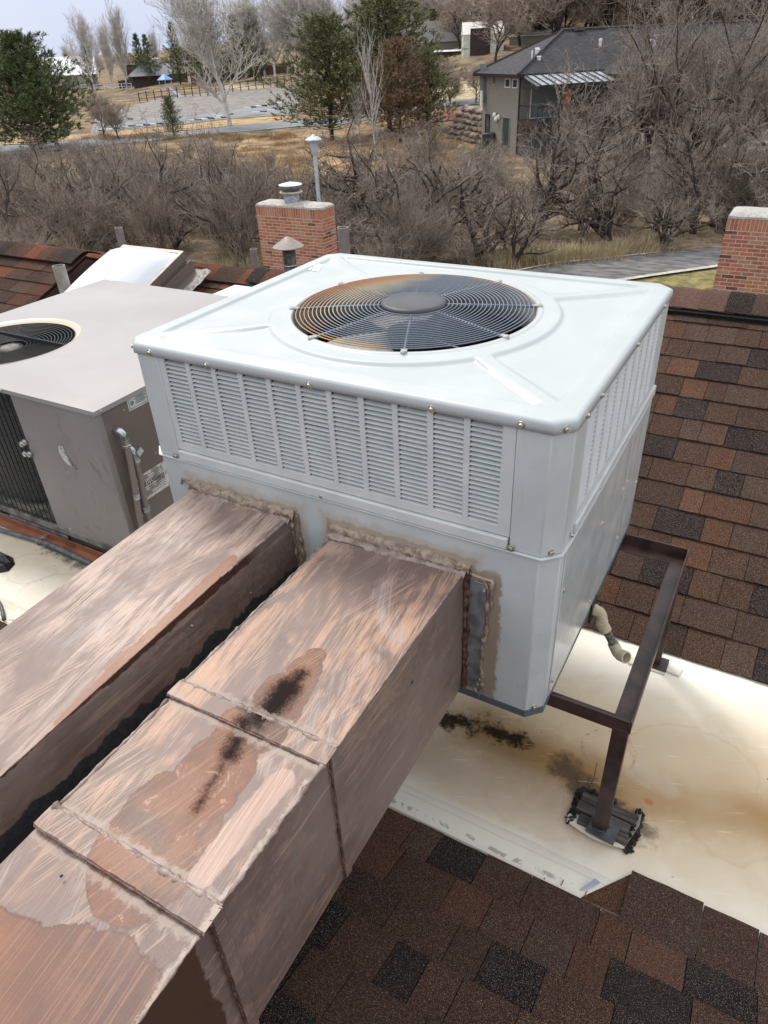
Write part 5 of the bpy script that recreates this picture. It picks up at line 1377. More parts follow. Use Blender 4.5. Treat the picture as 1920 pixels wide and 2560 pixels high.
def pine(seed, H, Rw, nb, ncl, m_, dens=16, L=.20, cone=.8, trunk_r=.16, bot=.06, wide=1.0):
    rn = random.Random(seed); wood = MB(); nd = MB()
    def uu(a, b): return a + (b-a)*rn.random()
    wood.tube([(0,0,-.2),(.05,0,H*.3),(.0,.05,H*.65),(0,0,H*.97)], [trunk_r, trunk_r*.8, trunk_r*.45, .015], 7, caps=False)
    for b in range(nb):
        t = bot + (1-bot)*((b+rn.random())/nb)**.85; h = H*t
        prof = (1-t)**cone * min(1, .55 + t*2.2)
        ln = Rw*prof*uu(.55,1.25) + .12
        a = b*2.399 + uu(-.3,.3); el = uu(-.05,.28) + .45*t
        d = Vector((math.cos(a)*math.cos(el), math.sin(a)*math.cos(el), math.sin(el)))
        p0 = Vector((0,0,h)); p1 = p0 + d*ln*.55; p2 = p0 + d*ln + Vector((0,0,ln*.12))
        wood.tube([p0,p1,p2], [trunk_r*.28*(1-t)+.012,.014,.006], 4, caps=False)
        n = max(4, int(ncl*(ln/Rw)))
        for c in range(n):
            q = (.22 + .78*(c+rn.random())/n); base = p0.lerp(p2, q)
            side = Vector((uu(-1,1),uu(-1,1),uu(-.35,.6)))*ln*.26*(1.15-q*.6)*wide; cpt = base + side
            dirn = (side.normalized()*.8 + d*.7 + Vector((0,0,.55))).normalized()
            for k in range(dens):
                v = (dirn*uu(.35,1.1) + Vector((uu(-1,1),uu(-1,1),uu(-1,1)))*.75).normalized(); l = L*uu(.6,1.15)
                w_ = v.cross(Vector((uu(-1,1),uu(-1,1),uu(-1,1)))); w_ = (w_.normalized() if w_.length > 1e-4 else v.orthogonal())*L*.085
                o = cpt + dirn*uu(-.5,.6)*L; nd.add([o-w_, o+w_, o+v*l], [(0,1,2)])
    return wood, nd
wd_, nd_ = pine(1, 7.6, 4.4, 230, 26, None, 15, .30, .45, .17, .02); PINE_A = Kind(wd_, nd_, M_bark, M_pineg)
wd_, nd_ = pine(2, 9.5, 4.3, 150, 22, None, 14, .34, .45, .17, .08, 1.1); PINE_B = Kind(wd_, nd_, M_bark, M_pineo)
wd_, nd_ = pine(3, 8.0, 3.4, 120, 18, None, 13, .32, .45, .15, .10, 1.2); PINE_D = Kind(wd_, nd_, M_bark, M_pineb)
wd_, nd_ = pine(4, 12, 3.6, 80, 12, None, 11, .6, .7, .2, .05, 1.2); PINE_F = Kind(wd_, nd_, M_bark, M_pineg)
def htop(p, v_top, H):   # scale that brings a tree of height H standing at p up to photograph row v_top
    lo, hi = .1, 4
    Mi = CM.transposed()
    for _ in range(30):
        m_ = (lo+hi)/2; q = Mi @ (Vector((p.x, p.y, p.z + H*m_)) - CAM); v = 1280 + FPX*q.y/q.z
        if v > v_top: lo = m_
        else: hi = m_
    return lo
def at(u, v): return hit(u, v)
def plant(kind, u, v, vtop, H, label, rz=None, group=None, name='bare_tree', cat='tree', wide=1.0):
    p = at(u, v)
    if p is None: return
    s_ = htop(p, vtop, H); return kind.place(p, (s_*wide, s_*wide, s_), R()*6.28 if rz is None else rz, label, cat, group, name)
# single trees one can pick out
plant(PINE_A, 104, 372, 100, 7.6, 'big dense green pine at the left edge beyond the roofs', name='pine_tree', group='pine trees', wide=1.25)
plant(PINE_B, 830, 352, 50, 9.5, 'open olive green pine left of the white birch', name='pine_tree', group='pine trees', wide=1.35)
plant(PINE_B, 975, 330, -15, 9.5, 'tallest green pine behind the dead brown one', 2.2, name='pine_tree', group='pine trees', wide=1.4)
plant(PINE_D, 1000, 358, 108, 8.0, 'brown dead conifer right of the white birch', name='pine_tree', group='pine trees', wide=1.15)
plant(PINE_B, 1068, 340, 130, 9.5, 'low green pine boughs at the right of the dead brown conifer', 4, name='pine_tree', group='pine trees', wide=1.0)
plant(PINE_B, 437, 346, 266, 7.6, 'small young pine in front of the grey parking lot', name='pine_tree', group='pine trees', wide=.8)
plant(BIRCH, 938, 372, 88, 7.3, 'slender white birch between the olive pine and the brown one', .5, name='birch_tree', wide=.8)
plant(BIRCH, 900, 362, 215, 7.3, 'short thin pale sapling just left of the white birch', 2.5, name='birch_tree', wide=.7)
plant(PALE[0], 576, 316, -50, 15, 'huge pale cottonwood with wide bare crown beside the parking lot', 1.0, group='pale bare cottonwoods', wide=1.2)
plant(PALE[1], 240, 232, 48, 15, 'thin pale bare tree right of the white-roofed building', 2.0, group='pale bare cottonwoods', wide=.8)
plant(POP, 318, 226, 38, 14, 'dense pale poplar standing left of the small dark shed', 0, group='pale bare cottonwoods', wide=1.0)
plant(POP, 285, 228, 75, 14, 'slimmer pale poplar crowding the dense one from the left', 1.5, group='pale bare cottonwoods', wide=.8)
for k, (u, v, vt, wd) in enumerate(((665,203,-10,1.2),(770,203,-30,1.2),(840,200,-25,1.2),(915,198,-10,1.1),(1000,190,10,1.1),(690,205,-20,1.1),(745,208,-40,1.1),(650,200,20,.9),(800,205,-10,1.0),(880,200,5,1.0),(720,204,5,1.0))):
    plant(PALE[k % 2], u, v, vt, 15, 'pale bare tree in the whitish grove above the fence line', None, 'pale grove behind the pines', wide=wd)
for k, (u, v, vt, lab) in enumerate(((362,215,88,'dark conifer just right of the pale poplar'),(384,213,90,'second dark conifer behind the small dark shed'),(545,206,38,'dark conifer mass inside the pale cottonwood, left one'),
        (600,204,42,'broad dark conifer at the right of the pale cottonwood'),(640,203,30,'slim dark conifer touching the whitish grove'),(452,212,60,'dark conifer left of the pale cottonwood trunk'),(500,208,62,'low dark conifer among the cottonwood limbs'),(150,222,128,'round dark conifer above the white-roofed building'),(232,226,118,'dark conifer between white-roofed building and poplars'))):
    plant(PINE_F, u, v, vt, 12, lab, name='conifer_tree', group='dark conifers far off', wide=1.3 if k in (3,4,6,2) else 1.0)
for k, (u, v, vt, lab) in enumerate(((1238,152,-60,'large grey-pale bare tree in front of the pale barn'),(1150,120,-30,'greyish bare tree above the charcoal far roof'),)):
    plant(TANT, u, v, vt, 10, lab, group='hillside bare trees', wide=1.25)
for k, (u, v, vt, lab) in enumerate(((1300,108,-25,'tall dark conifer right of the pale barn'),(1345,104,-10,'second dark conifer right of the pale barn'),(1085,118,25,'dark conifer rising behind the green pine'))):
    plant(PINE_F, u, v, vt, 12, lab, name='conifer_tree', group='dark conifers far off', wide=1.5)
for k, (u, v, vt, lab) in enumerate(((1128,262,165,'small orchard tree on the straw slope, left one'),(1190,258,160,'small orchard tree on the straw slope beside the house'),(1105,240,135,'small orchard tree on the straw slope higher up'))):
    plant(TANT, u, v, vt, 10, lab, group='hillside bare trees', wide=1.3)
# hillside woodland above the house: tan bare trees on the slope
for k in range(110):
    u = 1290 + (k*97 % 700) + U(-15,15); v = [118,92,66,40,16,-8][k % 6] + U(-8,8)
    p = at(u, v)
    if p is None: continue
    random.choice((TANT,TANT,TALL[k % 3])).place(p, U(1.0,1.7), R()*6.28, 'tan bare tree %s the hill %s' % (('low on','low on','halfway up','halfway up','high on','high on')[k % 6], ('just right of the pale barn' if u < 1420 else 'above the left half of the house roof' if u < 1560 else 'above the house roof vents' if u < 1720 else 'above the right end of the house roof')), 'tree', 'hillside trees, %s' % ('by the barn' if u < 1420 else 'left of centre' if u < 1560 else 'centre' if u < 1720 else 'right'))
for k in range(40):
    p = at(930 + k*11 + U(-8,8), U(55,104))
    if p: (TANT if k % 3 else PALE[0]).place(p, U(.7,1.15), R()*6.28, 'tan bare tree far up behind the barn roofs', 'tree', 'far trees behind the barn')
for k in range(26):
    p = at(-250 + k*36 + U(-10,10), U(188,206))
    if p: (TANT if k % 3 else POP).place(p, U(.4,.7), R()*6.28, 'small bare tree in the line along the far left horizon', 'tree', 'far horizon trees')
# near tall dark trees on the right
plant(TALL[0], 1555, 486, -60, 10.5, 'tall dark bare tree with forked trunk in front of the house', 2.6, group='tall bare trees by the house', wide=.85)
plant(TALL[1], 1770, 440, -80, 10.5, 'tallest dark bare tree near the right edge', .4, group='tall bare trees by the house', wide=.95)
plant(TALL[2], 1850, 420, -30, 10.5, 'dark bare tree at the right edge in front of the beige wall', 4.4, group='tall bare trees by the house', wide=.9)
plant(TALL[1], 1440, 500, 190, 10.5, 'bare tree veiling the porch of the house', 3.4, group='tall bare trees by the house', wide=.8)
plant(TALL[2], 1960, 470, -40, 10.5, 'bare tree reaching in from the right edge', 1.0, group='tall bare trees by the house', wide=.9)
for k_, (u_, v_, vt_, lab_) in enumerate(((1668,500,-20,'bare tree crossing the right part of the house roof'),(1610,455,-50,'bare tree rising just right of the forked tree'),(1700,500,-30,'bare tree with crown over the right end of the house roof'),(1820,500,-70,'bare tree whose limbs cross the beige wing'),(1905,520,60,'dark bare tree low at the right edge above the boulders'))):
    plant(TALL[k_ % 3], u_, v_, vt_, 10.5, lab_, 1.7*k_, group='tall bare trees by the house', wide=.8)
plant(TALL[0], 1660, 470, 80, 10.5, 'bare tree between the forked tree and the tallest one', 5.0, group='tall bare trees by the house', wide=.9)
plant(SCRUB[1], 1650, 622, 352, 4.0, 'black-stemmed small tree standing at the edge of the asphalt path', 1.1, group='thicket trees', wide=.9)
plant(SCRUB[2], 1285, 660, 430, 4.0, 'dark scrub tree above the left end of the asphalt path', 3.1, group='thicket trees', wide=1.0)
plant(SCRUB[2], 330, 560, 300, 4.0, 'tall fan-shaped bare bush behind the domed skylight', 1.4, group='thicket trees', wide=1.3)
plant(SCRUB[5], 560, 600, 330, 4.0, 'tall bare tree with pale leaf scraps left of the flue chimney', 3.3, group='thicket trees', wide=1.1)
plant(SCRUB[0], 100, 560, 345, 4.0, 'tall bare tangle below the big left pine', 4.1, group='thicket trees', wide=1.4)
plant(SCRUB[1], 215, 600, 330, 4.0, 'dark leaning scrub tree behind the gabled roof', .3, group='thicket trees', wide=1.2)
plant(SCRUB[0], 852, 640, 350, 4.0, 'dark gnarled tree right of the chimney and lamp post', 2.0, group='thicket trees', wide=1.0)
plant(SCRUB[3], 960, 640, 370, 4.0, 'dark gnarled tree above the back edge of the white unit', .8, group='thicket trees', wide=1.0)
plant(TANT, 262, 345, 225, 10, 'reddish bare saplings right of the big left pine', 0, group='thicket trees', wide=1.0)
plant(TANT, 300, 352, 240, 10, 'bare sapling clump in front of the parking bays', 2, group='thicket trees', wide=1.0)
# the thicket
cnt = 0
for row, (v, st_, hs, lo) in enumerate(((668,95,(.62,.92),0),(625,88,(.62,.95),0),(580,84,(.62,.95),0),(540,84,(.62,.95),0),(500,84,(.6,.95),0),(466,84,(.55,.9),0),(438,84,(.45,.75),0),(412,88,(.32,.55),0),(390,96,(.28,.45),0))):
    u = -120 + (row % 2)*40
    while u < 2060:
        uu_ = u + U(-26,26); vv = v + U(-12,12); u += st_*U(.8,1.2)
        if vv > 600 and 1180 < uu_: continue
        if vv > 612 and uu_ > 1100: continue
        if row >= 4 and 560 < uu_ < 1160 and R() < (.45 if row < 6 else .75): continue
        if row >= 6 and 280 < uu_ < 760 and R() < .4: continue
        if abs(uu_-800) < 26 and vv > 600: continue
        if row >= 7 and (uu_ > 1200): continue
        if 1300 < uu_ < 1620 and vv < 520 and R() < .6: continue
        if uu_ > 1770 and vv < 500: continue
        if 1190 < uu_ < 1330 and vv < 440: continue
        p = at(uu_, vv)
        if p is None: continue
        if uu_ > 1330 and row > 3: s_ = U(.62,.95)
        else: s_ = U(*hs)
        K = random.choice(SCRUB) if (R() < .62 and row < 7) else random.choice(BUSH); 
        if K in BUSH: s_ *= 1.45
        if R() < .30: continue
        reg = ('behind the left gabled roof' if uu_ < 240 else 'behind the domed skylight' if uu_ < 500 else 'behind the flue chimney' if uu_ < 760 else 'between lamp post and path' if uu_ < 1180 else 'below the house porch' if uu_ < 1560 else 'below the beige wing')
        dep = 'front edge' if row < 3 else 'middle' if row < 6 else 'back edge'
        K.place(p, (s_*U(.85,1.35), s_*U(.85,1.35), s_*U(.75,1.2)), R()*6.28, 'leafless grey scrub %s at the %s of the thicket %s' % ('tree' if K in SCRUB else 'bush', dep, reg), 'tree' if K in SCRUB else 'bush', 'thicket ' + reg + (' trees' if K in SCRUB else ' bushes'), 'scrub_tree' if K in SCRUB else 'scrub_bush'); cnt += 1
for k in range(48):
    uu_, vv = U(-80, 1900), U(415, 690)
    if (vv > 600 and uu_ > 1150) or abs(uu_-800) < 30 and vv > 600 or 1190 < uu_ < 1330 and vv < 440: continue
    p = at(uu_, vv)
    if p is None: continue
    reg = ('behind the left gabled roof' if uu_ < 240 else 'behind the domed skylight' if uu_ < 500 else 'behind the flue chimney' if uu_ < 760 else 'between lamp post and path' if uu_ < 1180 else 'below the house porch' if uu_ < 1560 else 'below the beige wing')
    s_ = U(.45,.85); random.choice(BUSH).place(p, (s_*1.5, s_*1.5, s_), R()*6.28, 'low bare brush filling the thicket ' + reg, 'bush', 'low brush ' + reg, 'low_brush')
BIGL = ['broad dark-limbed tree','leaning dark tree','crooked dark tree','tall twiggy tree','forked dark tree']
for k_, (u_, v_, s_, where) in enumerate(((40,640,1.25,'behind the left gabled roof, leftmost'),(150,600,1.35,'above the ridge of the left gabled roof'),(268,640,1.2,'just behind the slim vent pipe'),(400,625,1.45,'above the domed skylight'),(470,560,1.3,'left of the flue chimney, further back'),
        (600,640,1.15,'touching the left side of the flue chimney'),(700,560,1.2,'straight behind the flue chimney'),(905,600,1.5,'between lamp post and white litter'),(1010,655,1.25,'over the back edge of the white unit'),(1110,610,1.4,'right of the broken white branch'),(1200,640,1.2,'left of where the asphalt path begins'),
        (1340,590,1.45,'below the house end wall'),(1450,575,1.5,'below the house porch'),(1530,600,1.3,'left of the black-stemmed tree by the path'),(1730,585,1.35,'above the path near the right chimney'),(1810,575,1.3,'straight above the right chimney'),(1890,585,1.35,'at the right edge above the right chimney'))):
    p = at(u_, v_)
    if p: SCRUB[k_ % 6].place(p, (s_*U(.8,1.05), s_*U(.8,1.05), s_), k_*1.3, '%s %s' % (BIGL[k_ % 5], where), 'tree', 'larger dark thicket trees', 'scrub_tree')
# grass tufts
def tuft_mesh(name, n, h, r, m_, seed):
    rn = random.Random(seed); mb = MB()
    for k in range(n):
        a = rn.random()*6.28; q = r*rn.random()**.5; b = Vector((q*math.cos(a), q*math.sin(a), -.02)); l = h*(.5+.6*rn.random())
        d = Vector((math.cos(a)*.45*rn.random() + (rn.random()-.5)*.5, math.sin(a)*.45*rn.random() + (rn.random()-.5)*.5, 1)).normalized()
        w_ = Vector((-math.sin(a), math.cos(a), 0))*.010; tip = b + d*l + Vector((d.x,d.y,-.2))*l*.25
        mb.add([b-w_, b+w_, b+d*l*.6+w_*.6, tip, b+d*l*.6-w_*.6], [(0,1,2,4),(4,2,3)])
    me = mb.mesh('grass_tuft'); me.materials.append(m_); return me
TUF = [tuft_mesh('t', 120, .42, .55, M_straw, k) for k in range(2)]; TUFO = tuft_mesh('t', 130, .42, .7, M_orangegrass, 9)
def grass_mass(name, areas, mes, label_, n):
    big = MB()
    for k in range(n):
        u0, u1, v0, v1 = random.choice(areas); p = at(U(u0,u1), U(v0,v1))
        if p is None: continue
        me = random.choice(mes); s_ = U(.7,1.5); a = R()*6.28; c, s2 = math.cos(a), math.sin(a)
        big.add([(p.x+(v.co.x*c-v.co.y*s2)*s_, p.y+(v.co.x*s2+v.co.y*c)*s_, p.z+v.co.z*s_) for v in me.vertices], [tuple(q.vertices) for q in me.polygons])
    o = big.build(name, mes[0].materials[0], kind='stuff'); o['label'] = label_; o['category'] = 'grass'; return o
grass_mass('dry_grass', [(1230,1390,640,668),(1540,1640,605,632),(1360,1560,632,652),(560,760,600,680),(0,260,560,640),(300,560,500,600)], TUF, 'straw coloured dry grass at the foot of the thicket and along the path', 120)
grass_mass('golden_grass', [(200,560,378,470),(560,760,350,520),(500,1100,400,560),(1000,1150,350,420),(200,740,340,350)], [TUFO, TUFO], 'golden orange dry grass between the road and the thicket', 330)
bp = at(1082, 372); yb_ = BUSH[0].place(bp, .62, 1, 'round yellow-green broom bush beside the stone wall', 'bush', None, 'broom_bush')
mg = noisy("olive_bush_green", (.12,.12,.04), (.27,.24,.09), 3, .9)
for c in yb_.children: c.material_slots[0].link = 'OBJECT'; c.material_slots[0].material = mg

# ------------------------------------------------------------ lamp post
lb = at(818, 668); LT = on(783, 338, 1, lb.y)
lp = thing('lamp_post', 'pale blue-grey lamp post with conical hood rising behind the left chimney', 'street lamp', (LT.x, lb.y, lb.z))
x, y, zt = LT.x, lb.y, LT.z
MB().lathe([(.085,lb.z-.1),(.075,lb.z+.5),(.062,zt-.59)], (x,y,0), 12).build('pole', M_lampm, lp, smooth=True)
MB().lathe([(.062,zt-.60),(.09,zt-.56),(.09,zt-.52),(.11,zt-.48),(.155,zt-.16),(.155,zt-.13)], (x,y,0), 16).build('lantern', M_lampm, lp, smooth=True)
MB().lathe([(.155,zt-.132),(.27,zt-.15),(.275,zt-.125),(.17,zt-.05),(.07,zt-.02),(.04,zt+.02),(0,zt+.04)], (x,y,0), 24).build('hood', M_lampm, lp, smooth=True)
# ============================================================ THE HOUSE ON THE RIGHT
HA = at(1293, 389); HZ = HA.z
e1 = Vector((.705,.709,0)); e2 = Vector((-.709,.705,0)); UP = Vector((0,0,1))
EH = .0
Mi = CM.transposed()
def zrow(x, y, vv):
    lo, hi = -10, 40
    for _ in range(50):
        m_ = (lo+hi)/2; q = Mi @ (Vector((x, y, m_)) - CAM); v = 1280 + FPX*q.y/q.z
        if v > vv: lo = m_
        else: hi = m_
    return lo
EZ = zrow(HA.x, HA.y, 186); HW = 6.6; HLn = 26.0; OV = .55
hs = thing('house', 'grey-beige stucco house with charcoal hip roof and porch, behind the bare trees on the right', 'house', (HA.x, HA.y, HZ))
def hp(a, b, z): return HA + e1*a + e2*b + UP*(z - HZ)
def hbox(mb, a0, a1, b0, b1, z0, z1):
    P = [hp(a,b,z) for z in (z0,z1) for a, b in ((a0,b0),(a1,b0),(a1,b1),(a0,b1))]
    return mb.add(P, [(0,3,2,1),(4,5,6,7),(0,1,5,4),(1,2,6,5),(2,3,7,6),(3,0,4,7)])
hbox(MB(), 0, HLn, 0, HW, HZ-1.5, EZ).build('wall', M_stucco, hs)
RZ = EZ + 2.35
mb = MB(); O = OV; rb = HW/2; ra0 = rb + 1.2; ra1 = HLn - 3
P = [hp(-O,-O,EZ),hp(HLn+O,-O,EZ),hp(HLn+O,HW+O,EZ),hp(-O,HW+O,EZ),hp(ra0,rb,RZ),hp(ra1,rb,RZ)]
mb.add(P, [(0,1,5,4),(1,2,5),(2,3,4,5),(3,0,4),(0,3,2,1)])
rf = mb.build('roof', M_hroof, hs)
mb = MB(); hbox(mb, -O-.03, HLn+O+.03, -O-.06, -O-.001, EZ-.16, EZ+.03); hbox(mb, -O-.06, -O-.031, -O-.06, HW+O+.05, EZ-.16, EZ+.03); mb.build('gutter', M_trim, hs)
for A_, B_ in ((P[0],P[4]),(P[4],P[5]),(P[3],P[4])):
    MB().tube([A_+UP*.03, B_+UP*.03], .09, 5).build('ridge_cap', M_hroof, rf)
for a, b in ((ra0+.8, rb),(ra0+5.5, rb),(ra0+9, rb)):
    mb = MB(); hbox(mb, a, a+.8, b-.25, b+.25, RZ-.05, RZ+.16); mb.build('roof_vent', noisy('brown_vent%d' % int(a), (.07,.05,.045), (.12,.09,.08), 3), rf)
for a, b, h, r in ((1.1,.9,.42,.05),(1.75,1.4,.20,.14),(1.55,.75,.16,.14),(1.95,1.9,.18,.14),(6.6,1.7,.38,.10)):
    z = EZ + (RZ-EZ)*min(1, (min(a/(ra0+O), b/(rb+O)) + .15)); q = hp(a, b, z)
    MB().lathe([(r,-.2),(r,h*.6),(r*1.25,h*.62),(r*1.1,h),(0,h*1.05)], q, 10).build('roof_pipe', M_white, rf)
q = hp(10.6, 1.4, EZ+.95); MB().lathe([(.38,-.5),(.36,.1),(.22,.12),(.20,.45),(.33,.48),(.33,.58),(.24,.60),(.24,.75),(.33,.78),(.33,.88),(0,.9)], q, 14).build('roof_pipe', M_white, rf)
# porch
PZ = EZ - .28; PD = 3.0; FZ = zrow(HA.x, HA.y, 298); PL0, PL1 = -.1, 21
mb = MB(); mb.add([hp(PL0,-O-.07,PZ+.22),hp(PL1,-O-.07,PZ+.22),hp(PL1,-PD,PZ-.28),hp(PL0,-PD,PZ-.28),hp(PL0,-O-.07,PZ+.10),hp(PL1,-O-.07,PZ+.10),hp(PL1,-PD,PZ-.44),hp(PL0,-PD,PZ-.44)], [(0,3,2,1),(4,5,6,7),(0,1,5,4),(1,2,6,5),(2,3,7,6),(3,0,4,7)])
pr_ = mb.build('porch_roof', M_mroof, hs)
mb = MB()
k = 0; a = PL0+.05
while a < PL1:
    MB().obox((hp(a,-O-.08,PZ+.24)+hp(a,-PD,PZ-.26))/2, e1*.028, (hp(a,-PD,PZ-.26)-hp(a,-O-.08,PZ+.24))/2, (0,0,.045)).build('standing_seam', M_trim, pr_); a += .55
mb = MB(); hbox(mb, PL0-.05, PL1, -PD-.06, -PD-.005, PZ-.55, PZ-.26); hbox(mb, PL0-.06, PL0-.01, -PD, -O, PZ-.50, PZ-.32); mb.build('fascia', M_trim, pr_)
mb = MB(); hbox(mb, PL0, PL1, -PD+.1, -.002, FZ-.34, FZ-.02); mb.build('deck_floor', M_fascia, hs)
mb = MB(); hbox(mb, PL0, PL1, -PD+.04, -PD+.09, FZ-.42, FZ+.02); mb.build('deck_fascia', M_trim, hs)
for a in (1.9, 9.5, 17.0):
    mb = MB(); hbox(mb, a, a+.34, -PD+.2, -PD+.5, FZ-.02, PZ-.40); mb.build('porch_post', M_post, hs)
    mb = MB(); hbox(mb, a, a+.3, -PD+.2, -PD+.5, HZ-1.2, FZ-.35); mb.build('deck_post', M_stucco, hs)
rl_ = MB(); hbox(rl_, PL0, PL1, -PD+.06, -PD+.12, FZ+.80, FZ+.88); rl_ = rl_.build('deck_railing', M_trim, hs)
for k in range(60):
    a = PL0 + k*.35; mb = MB(); hbox(mb, a, a+.035, -PD+.075, -PD+.105, FZ, FZ+.80); mb.build('baluster', M_trim, rl_)
mb = MB(); hbox(mb, PL0, PL0+.06, -PD+.125, 0, FZ+.80, FZ+.86); mb.build('side_rail', M_trim, rl_)
def window(side, s0, s1, z0, z1, m_=M_glass, fm=M_white, name='window'):
    if side == 'end': f = lambda s, o, z: hp(-o, s, z)
    else: f = lambda s, o, z: hp(s, -o, z)
    def bx(mb, a0, a1, c0, c1, o0, o1):
        P = [f(a,o,z) for z in (c0,c1) for a, o in ((a0,o0),(a1,o0),(a1,o1),(a0,o1))]
        return mb.add(P, [(0,3,2,1),(4,5,6,7),(0,1,5,4),(1,2,6,5),(2,3,7,6),(3,0,4,7)])
    mb = MB(); t = .06
    bx(mb, s0-t, s0, z0-t, z1+t, .002, .06); bx(mb, s1, s1+t, z0-t, z1+t, .002, .06); bx(mb, s0, s1, z1, z1+t, .002, .06); bx(mb, s0, s1, z0-t, z0, .002, .06)
    wn = mb.build(name, fm, hs); mb = MB(); bx(mb, s0, s1, z0, z1, .003, .02); mb.build('pane', m_, wn); return wn
def ez(v): return zrow(HA.x, HA.y, v)
window('end', .55, 1.25, ez(219), ez(200)); window('end', 1.75, 2.5, ez(219), ez(200)); window('end', 4.3, 4.62, ez(214)-.0, ez(196), fm=M_stucco2)
window('end', 1.5, 2.6, HZ+.35, HZ+2.2, fm=M_stucco); window('end', 5.1, 5.8, HZ+.9, HZ+2.2, fm=M_trim)
window('long', .8, 2.8, FZ+.02, FZ+2.1, m_=mat('pale_door_glass', col=(.22,.27,.27), rough=.15), name='patio_door'); window('long', 3.3, 4.5, FZ+.02, FZ+2.1, fm=M_trim, name='patio_door')
window('long', 7, 9, FZ+.6, FZ+2.0, fm=M_trim); window('long', 12, 14, FZ+.6, FZ+2.0, fm=M_trim)
mb = MB(); hbox(mb, -.08, -.004, .02, .14, HZ, EZ-.1); mb.build('downspout', M_trim, hs)
mb = MB(); hbox(mb, -.30, -.004, 6.0, 6.55, ez(330)+1.6, ez(330)+4.0); mb.build('meter_box', M_galv, hs)
mb = MB(); hbox(mb, -.42, -.31, 5.8, 6.1, ez(330)+1.3, ez(330)+2.3); mb.build('meter', M_white, hs)
for s_, z in ((3.2,0),(3.6,-.15),(3.9,.1)):
    q = hp(-.10, s_, ez(300)+z); MB().lathe([(.15,0),(.17,.05),(.10,.18),(0,.2)], q, 10, -e1).build('wall_vent', M_white, hs)
q = at(1224, 372)
cu = thing('condenser_unit', 'small black condenser unit at the foot of the house end wall', 'air conditioner', q)
MB().box((q.x-.45,q.y-.45,q.z),(q.x+.45,q.y+.45,q.z+1.05)).build('cabinet', M_trim, cu, bevel=.05)
MB().lathe([(.36,1.052),(.34,1.075),(0,1.085)], (q.x,q.y,q.z), 16).build('fan_grille', M_dark, cu)
mb = MB(); hbox(mb, 5.2, 5.9, -PD+1.0, -PD+1.7, FZ, FZ+.45); mb.add([hp(5.2,-PD+1.7,FZ+.45),hp(5.9,-PD+1.7,FZ+.45),hp(5.9,-PD+1.9,FZ+1.0),hp(5.2,-PD+1.9,FZ+1.0)],[(0,1,2,3)])
tag(mb.build('patio_chair', M_offw), 'white patio chair on the house deck behind the railing', 'chair')
# beige wing at the far right
WA = at(1815, 378); WZ = WA.z
wg = thing('house_wing', 'light beige stucco house wing at the right edge above the boulders', 'house', (WA.x, WA.y, WZ))
def wp(a, b, z): return WA + e1*a + e2*b + UP*z
def wbox(mb, a0, a1, b0, b1, z0, z1):
    P = [wp(a,b,z) for z in (z0,z1) for a, b in ((a0,b0),(a1,b0),(a1,b1),(a0,b1))]
    return mb.add(P, [(0,3,2,1),(4,5,6,7),(0,1,5,4),(1,2,6,5),(2,3,7,6),(3,0,4,7)])
wbox(MB(), -6, 16, 0, 7, -1.2, 4.6).build('wall', M_stucco2, wg)
mb = MB(); mb.add([wp(-6.5,-.5,4.6),wp(16.5,-.5,4.6),wp(16.5,7.5,4.6),wp(-6.5,7.5,4.6),wp(-2,3.5,6.6),wp(12,3.5,6.6)], [(0,1,5,4),(1,2,5),(2,3,4,5),(3,0,4),(0,3,2,1)]); mb.build('roof', M_hroof, wg)
wbox(MB(), -6.02, 16, -.03, -.005, .25, .40).build('band', M_offw, wg)
wbox(MB(), -6, 16, -.25, -.03, -1.2, .0).build('plinth', M_kerb, wg)
for a0, a1 in ((2.3,3.2),(3.3,4.6)):
    o = wbox(MB(), a0-.08, a1+.08, -.07, -.004, 1.55, 3.2).build('window', M_trim, wg); wbox(MB(), a0, a1, -.09, -.0705, 1.63, 3.12).build('pane', M_glass, o)
# boulders below it and the stone retaining wall
def rock(seed, s_):
    bm = bmesh.new(); bmesh.ops.create_icosphere(bm, subdivisions=2, radius=.5)
    for v in bm.verts: n = mn.noise(v.co*2.1 + Vector((seed*7.1,0,0))); v.co *= 1 + .38*n; v.co.z *= .72
    me = bpy.data.meshes.new('boulder'); bm.to_mesh(me); bm.free(); me.materials.append(M_rock); return me
RK = [rock(k, 1) for k in range(5)]
bl_labels = 'tan boulder in the row below the beige house wing'
for k in range(26):
    u = 1690 + k*12 % 270 + U(-8,8); v = 392 + (k % 3)*14 + U(-5,5); p = at(u, v)
    o = inst(RK[k % 5], 'boulder', None, (p.x, p.y, p.z+.12), (U(0,.5),U(0,.5),R()*6), (U(1.0,2.1),U(.8,1.5),U(.7,1.15))); tag(o, bl_labels, 'boulder', 'boulders below the beige wing')
rw = thing('stone_wall', 'dry stacked stone retaining wall left of the house', 'retaining wall', at(1165, 350))
A_ = at(1128, 345); B_ = at(1212, 362); 
for r_ in range(6):
    for k in range(11):
        t = (k + .5*(r_ % 2))/11; p = A_.lerp(B_, t)
        if k < 3 and r_ > 2+k: continue
        o = inst(RK[(k*3+r_) % 5], 'stone', rw, (p.x-rw.location.x+U(-.05,.05), p.y-rw.location.y+U(-.05,.05)+.12*r_, p.z-rw.location.z+.15+r_*.42), (U(-.3,.3),U(-.3,.3),R()*6), (U(.75,1.0),U(.6,.9),U(.55,.75)))
for k in range(16):
    p = at(U(1150,1200), U(372,425)); tag(inst(RK[k % 5], 'boulder', None, (p.x,p.y,p.z+.08), (0,0,R()*6), (U(.4,.9),)*3), 'small tan rock on the bank below the stone wall', 'rock', 'loose rocks on the bank')
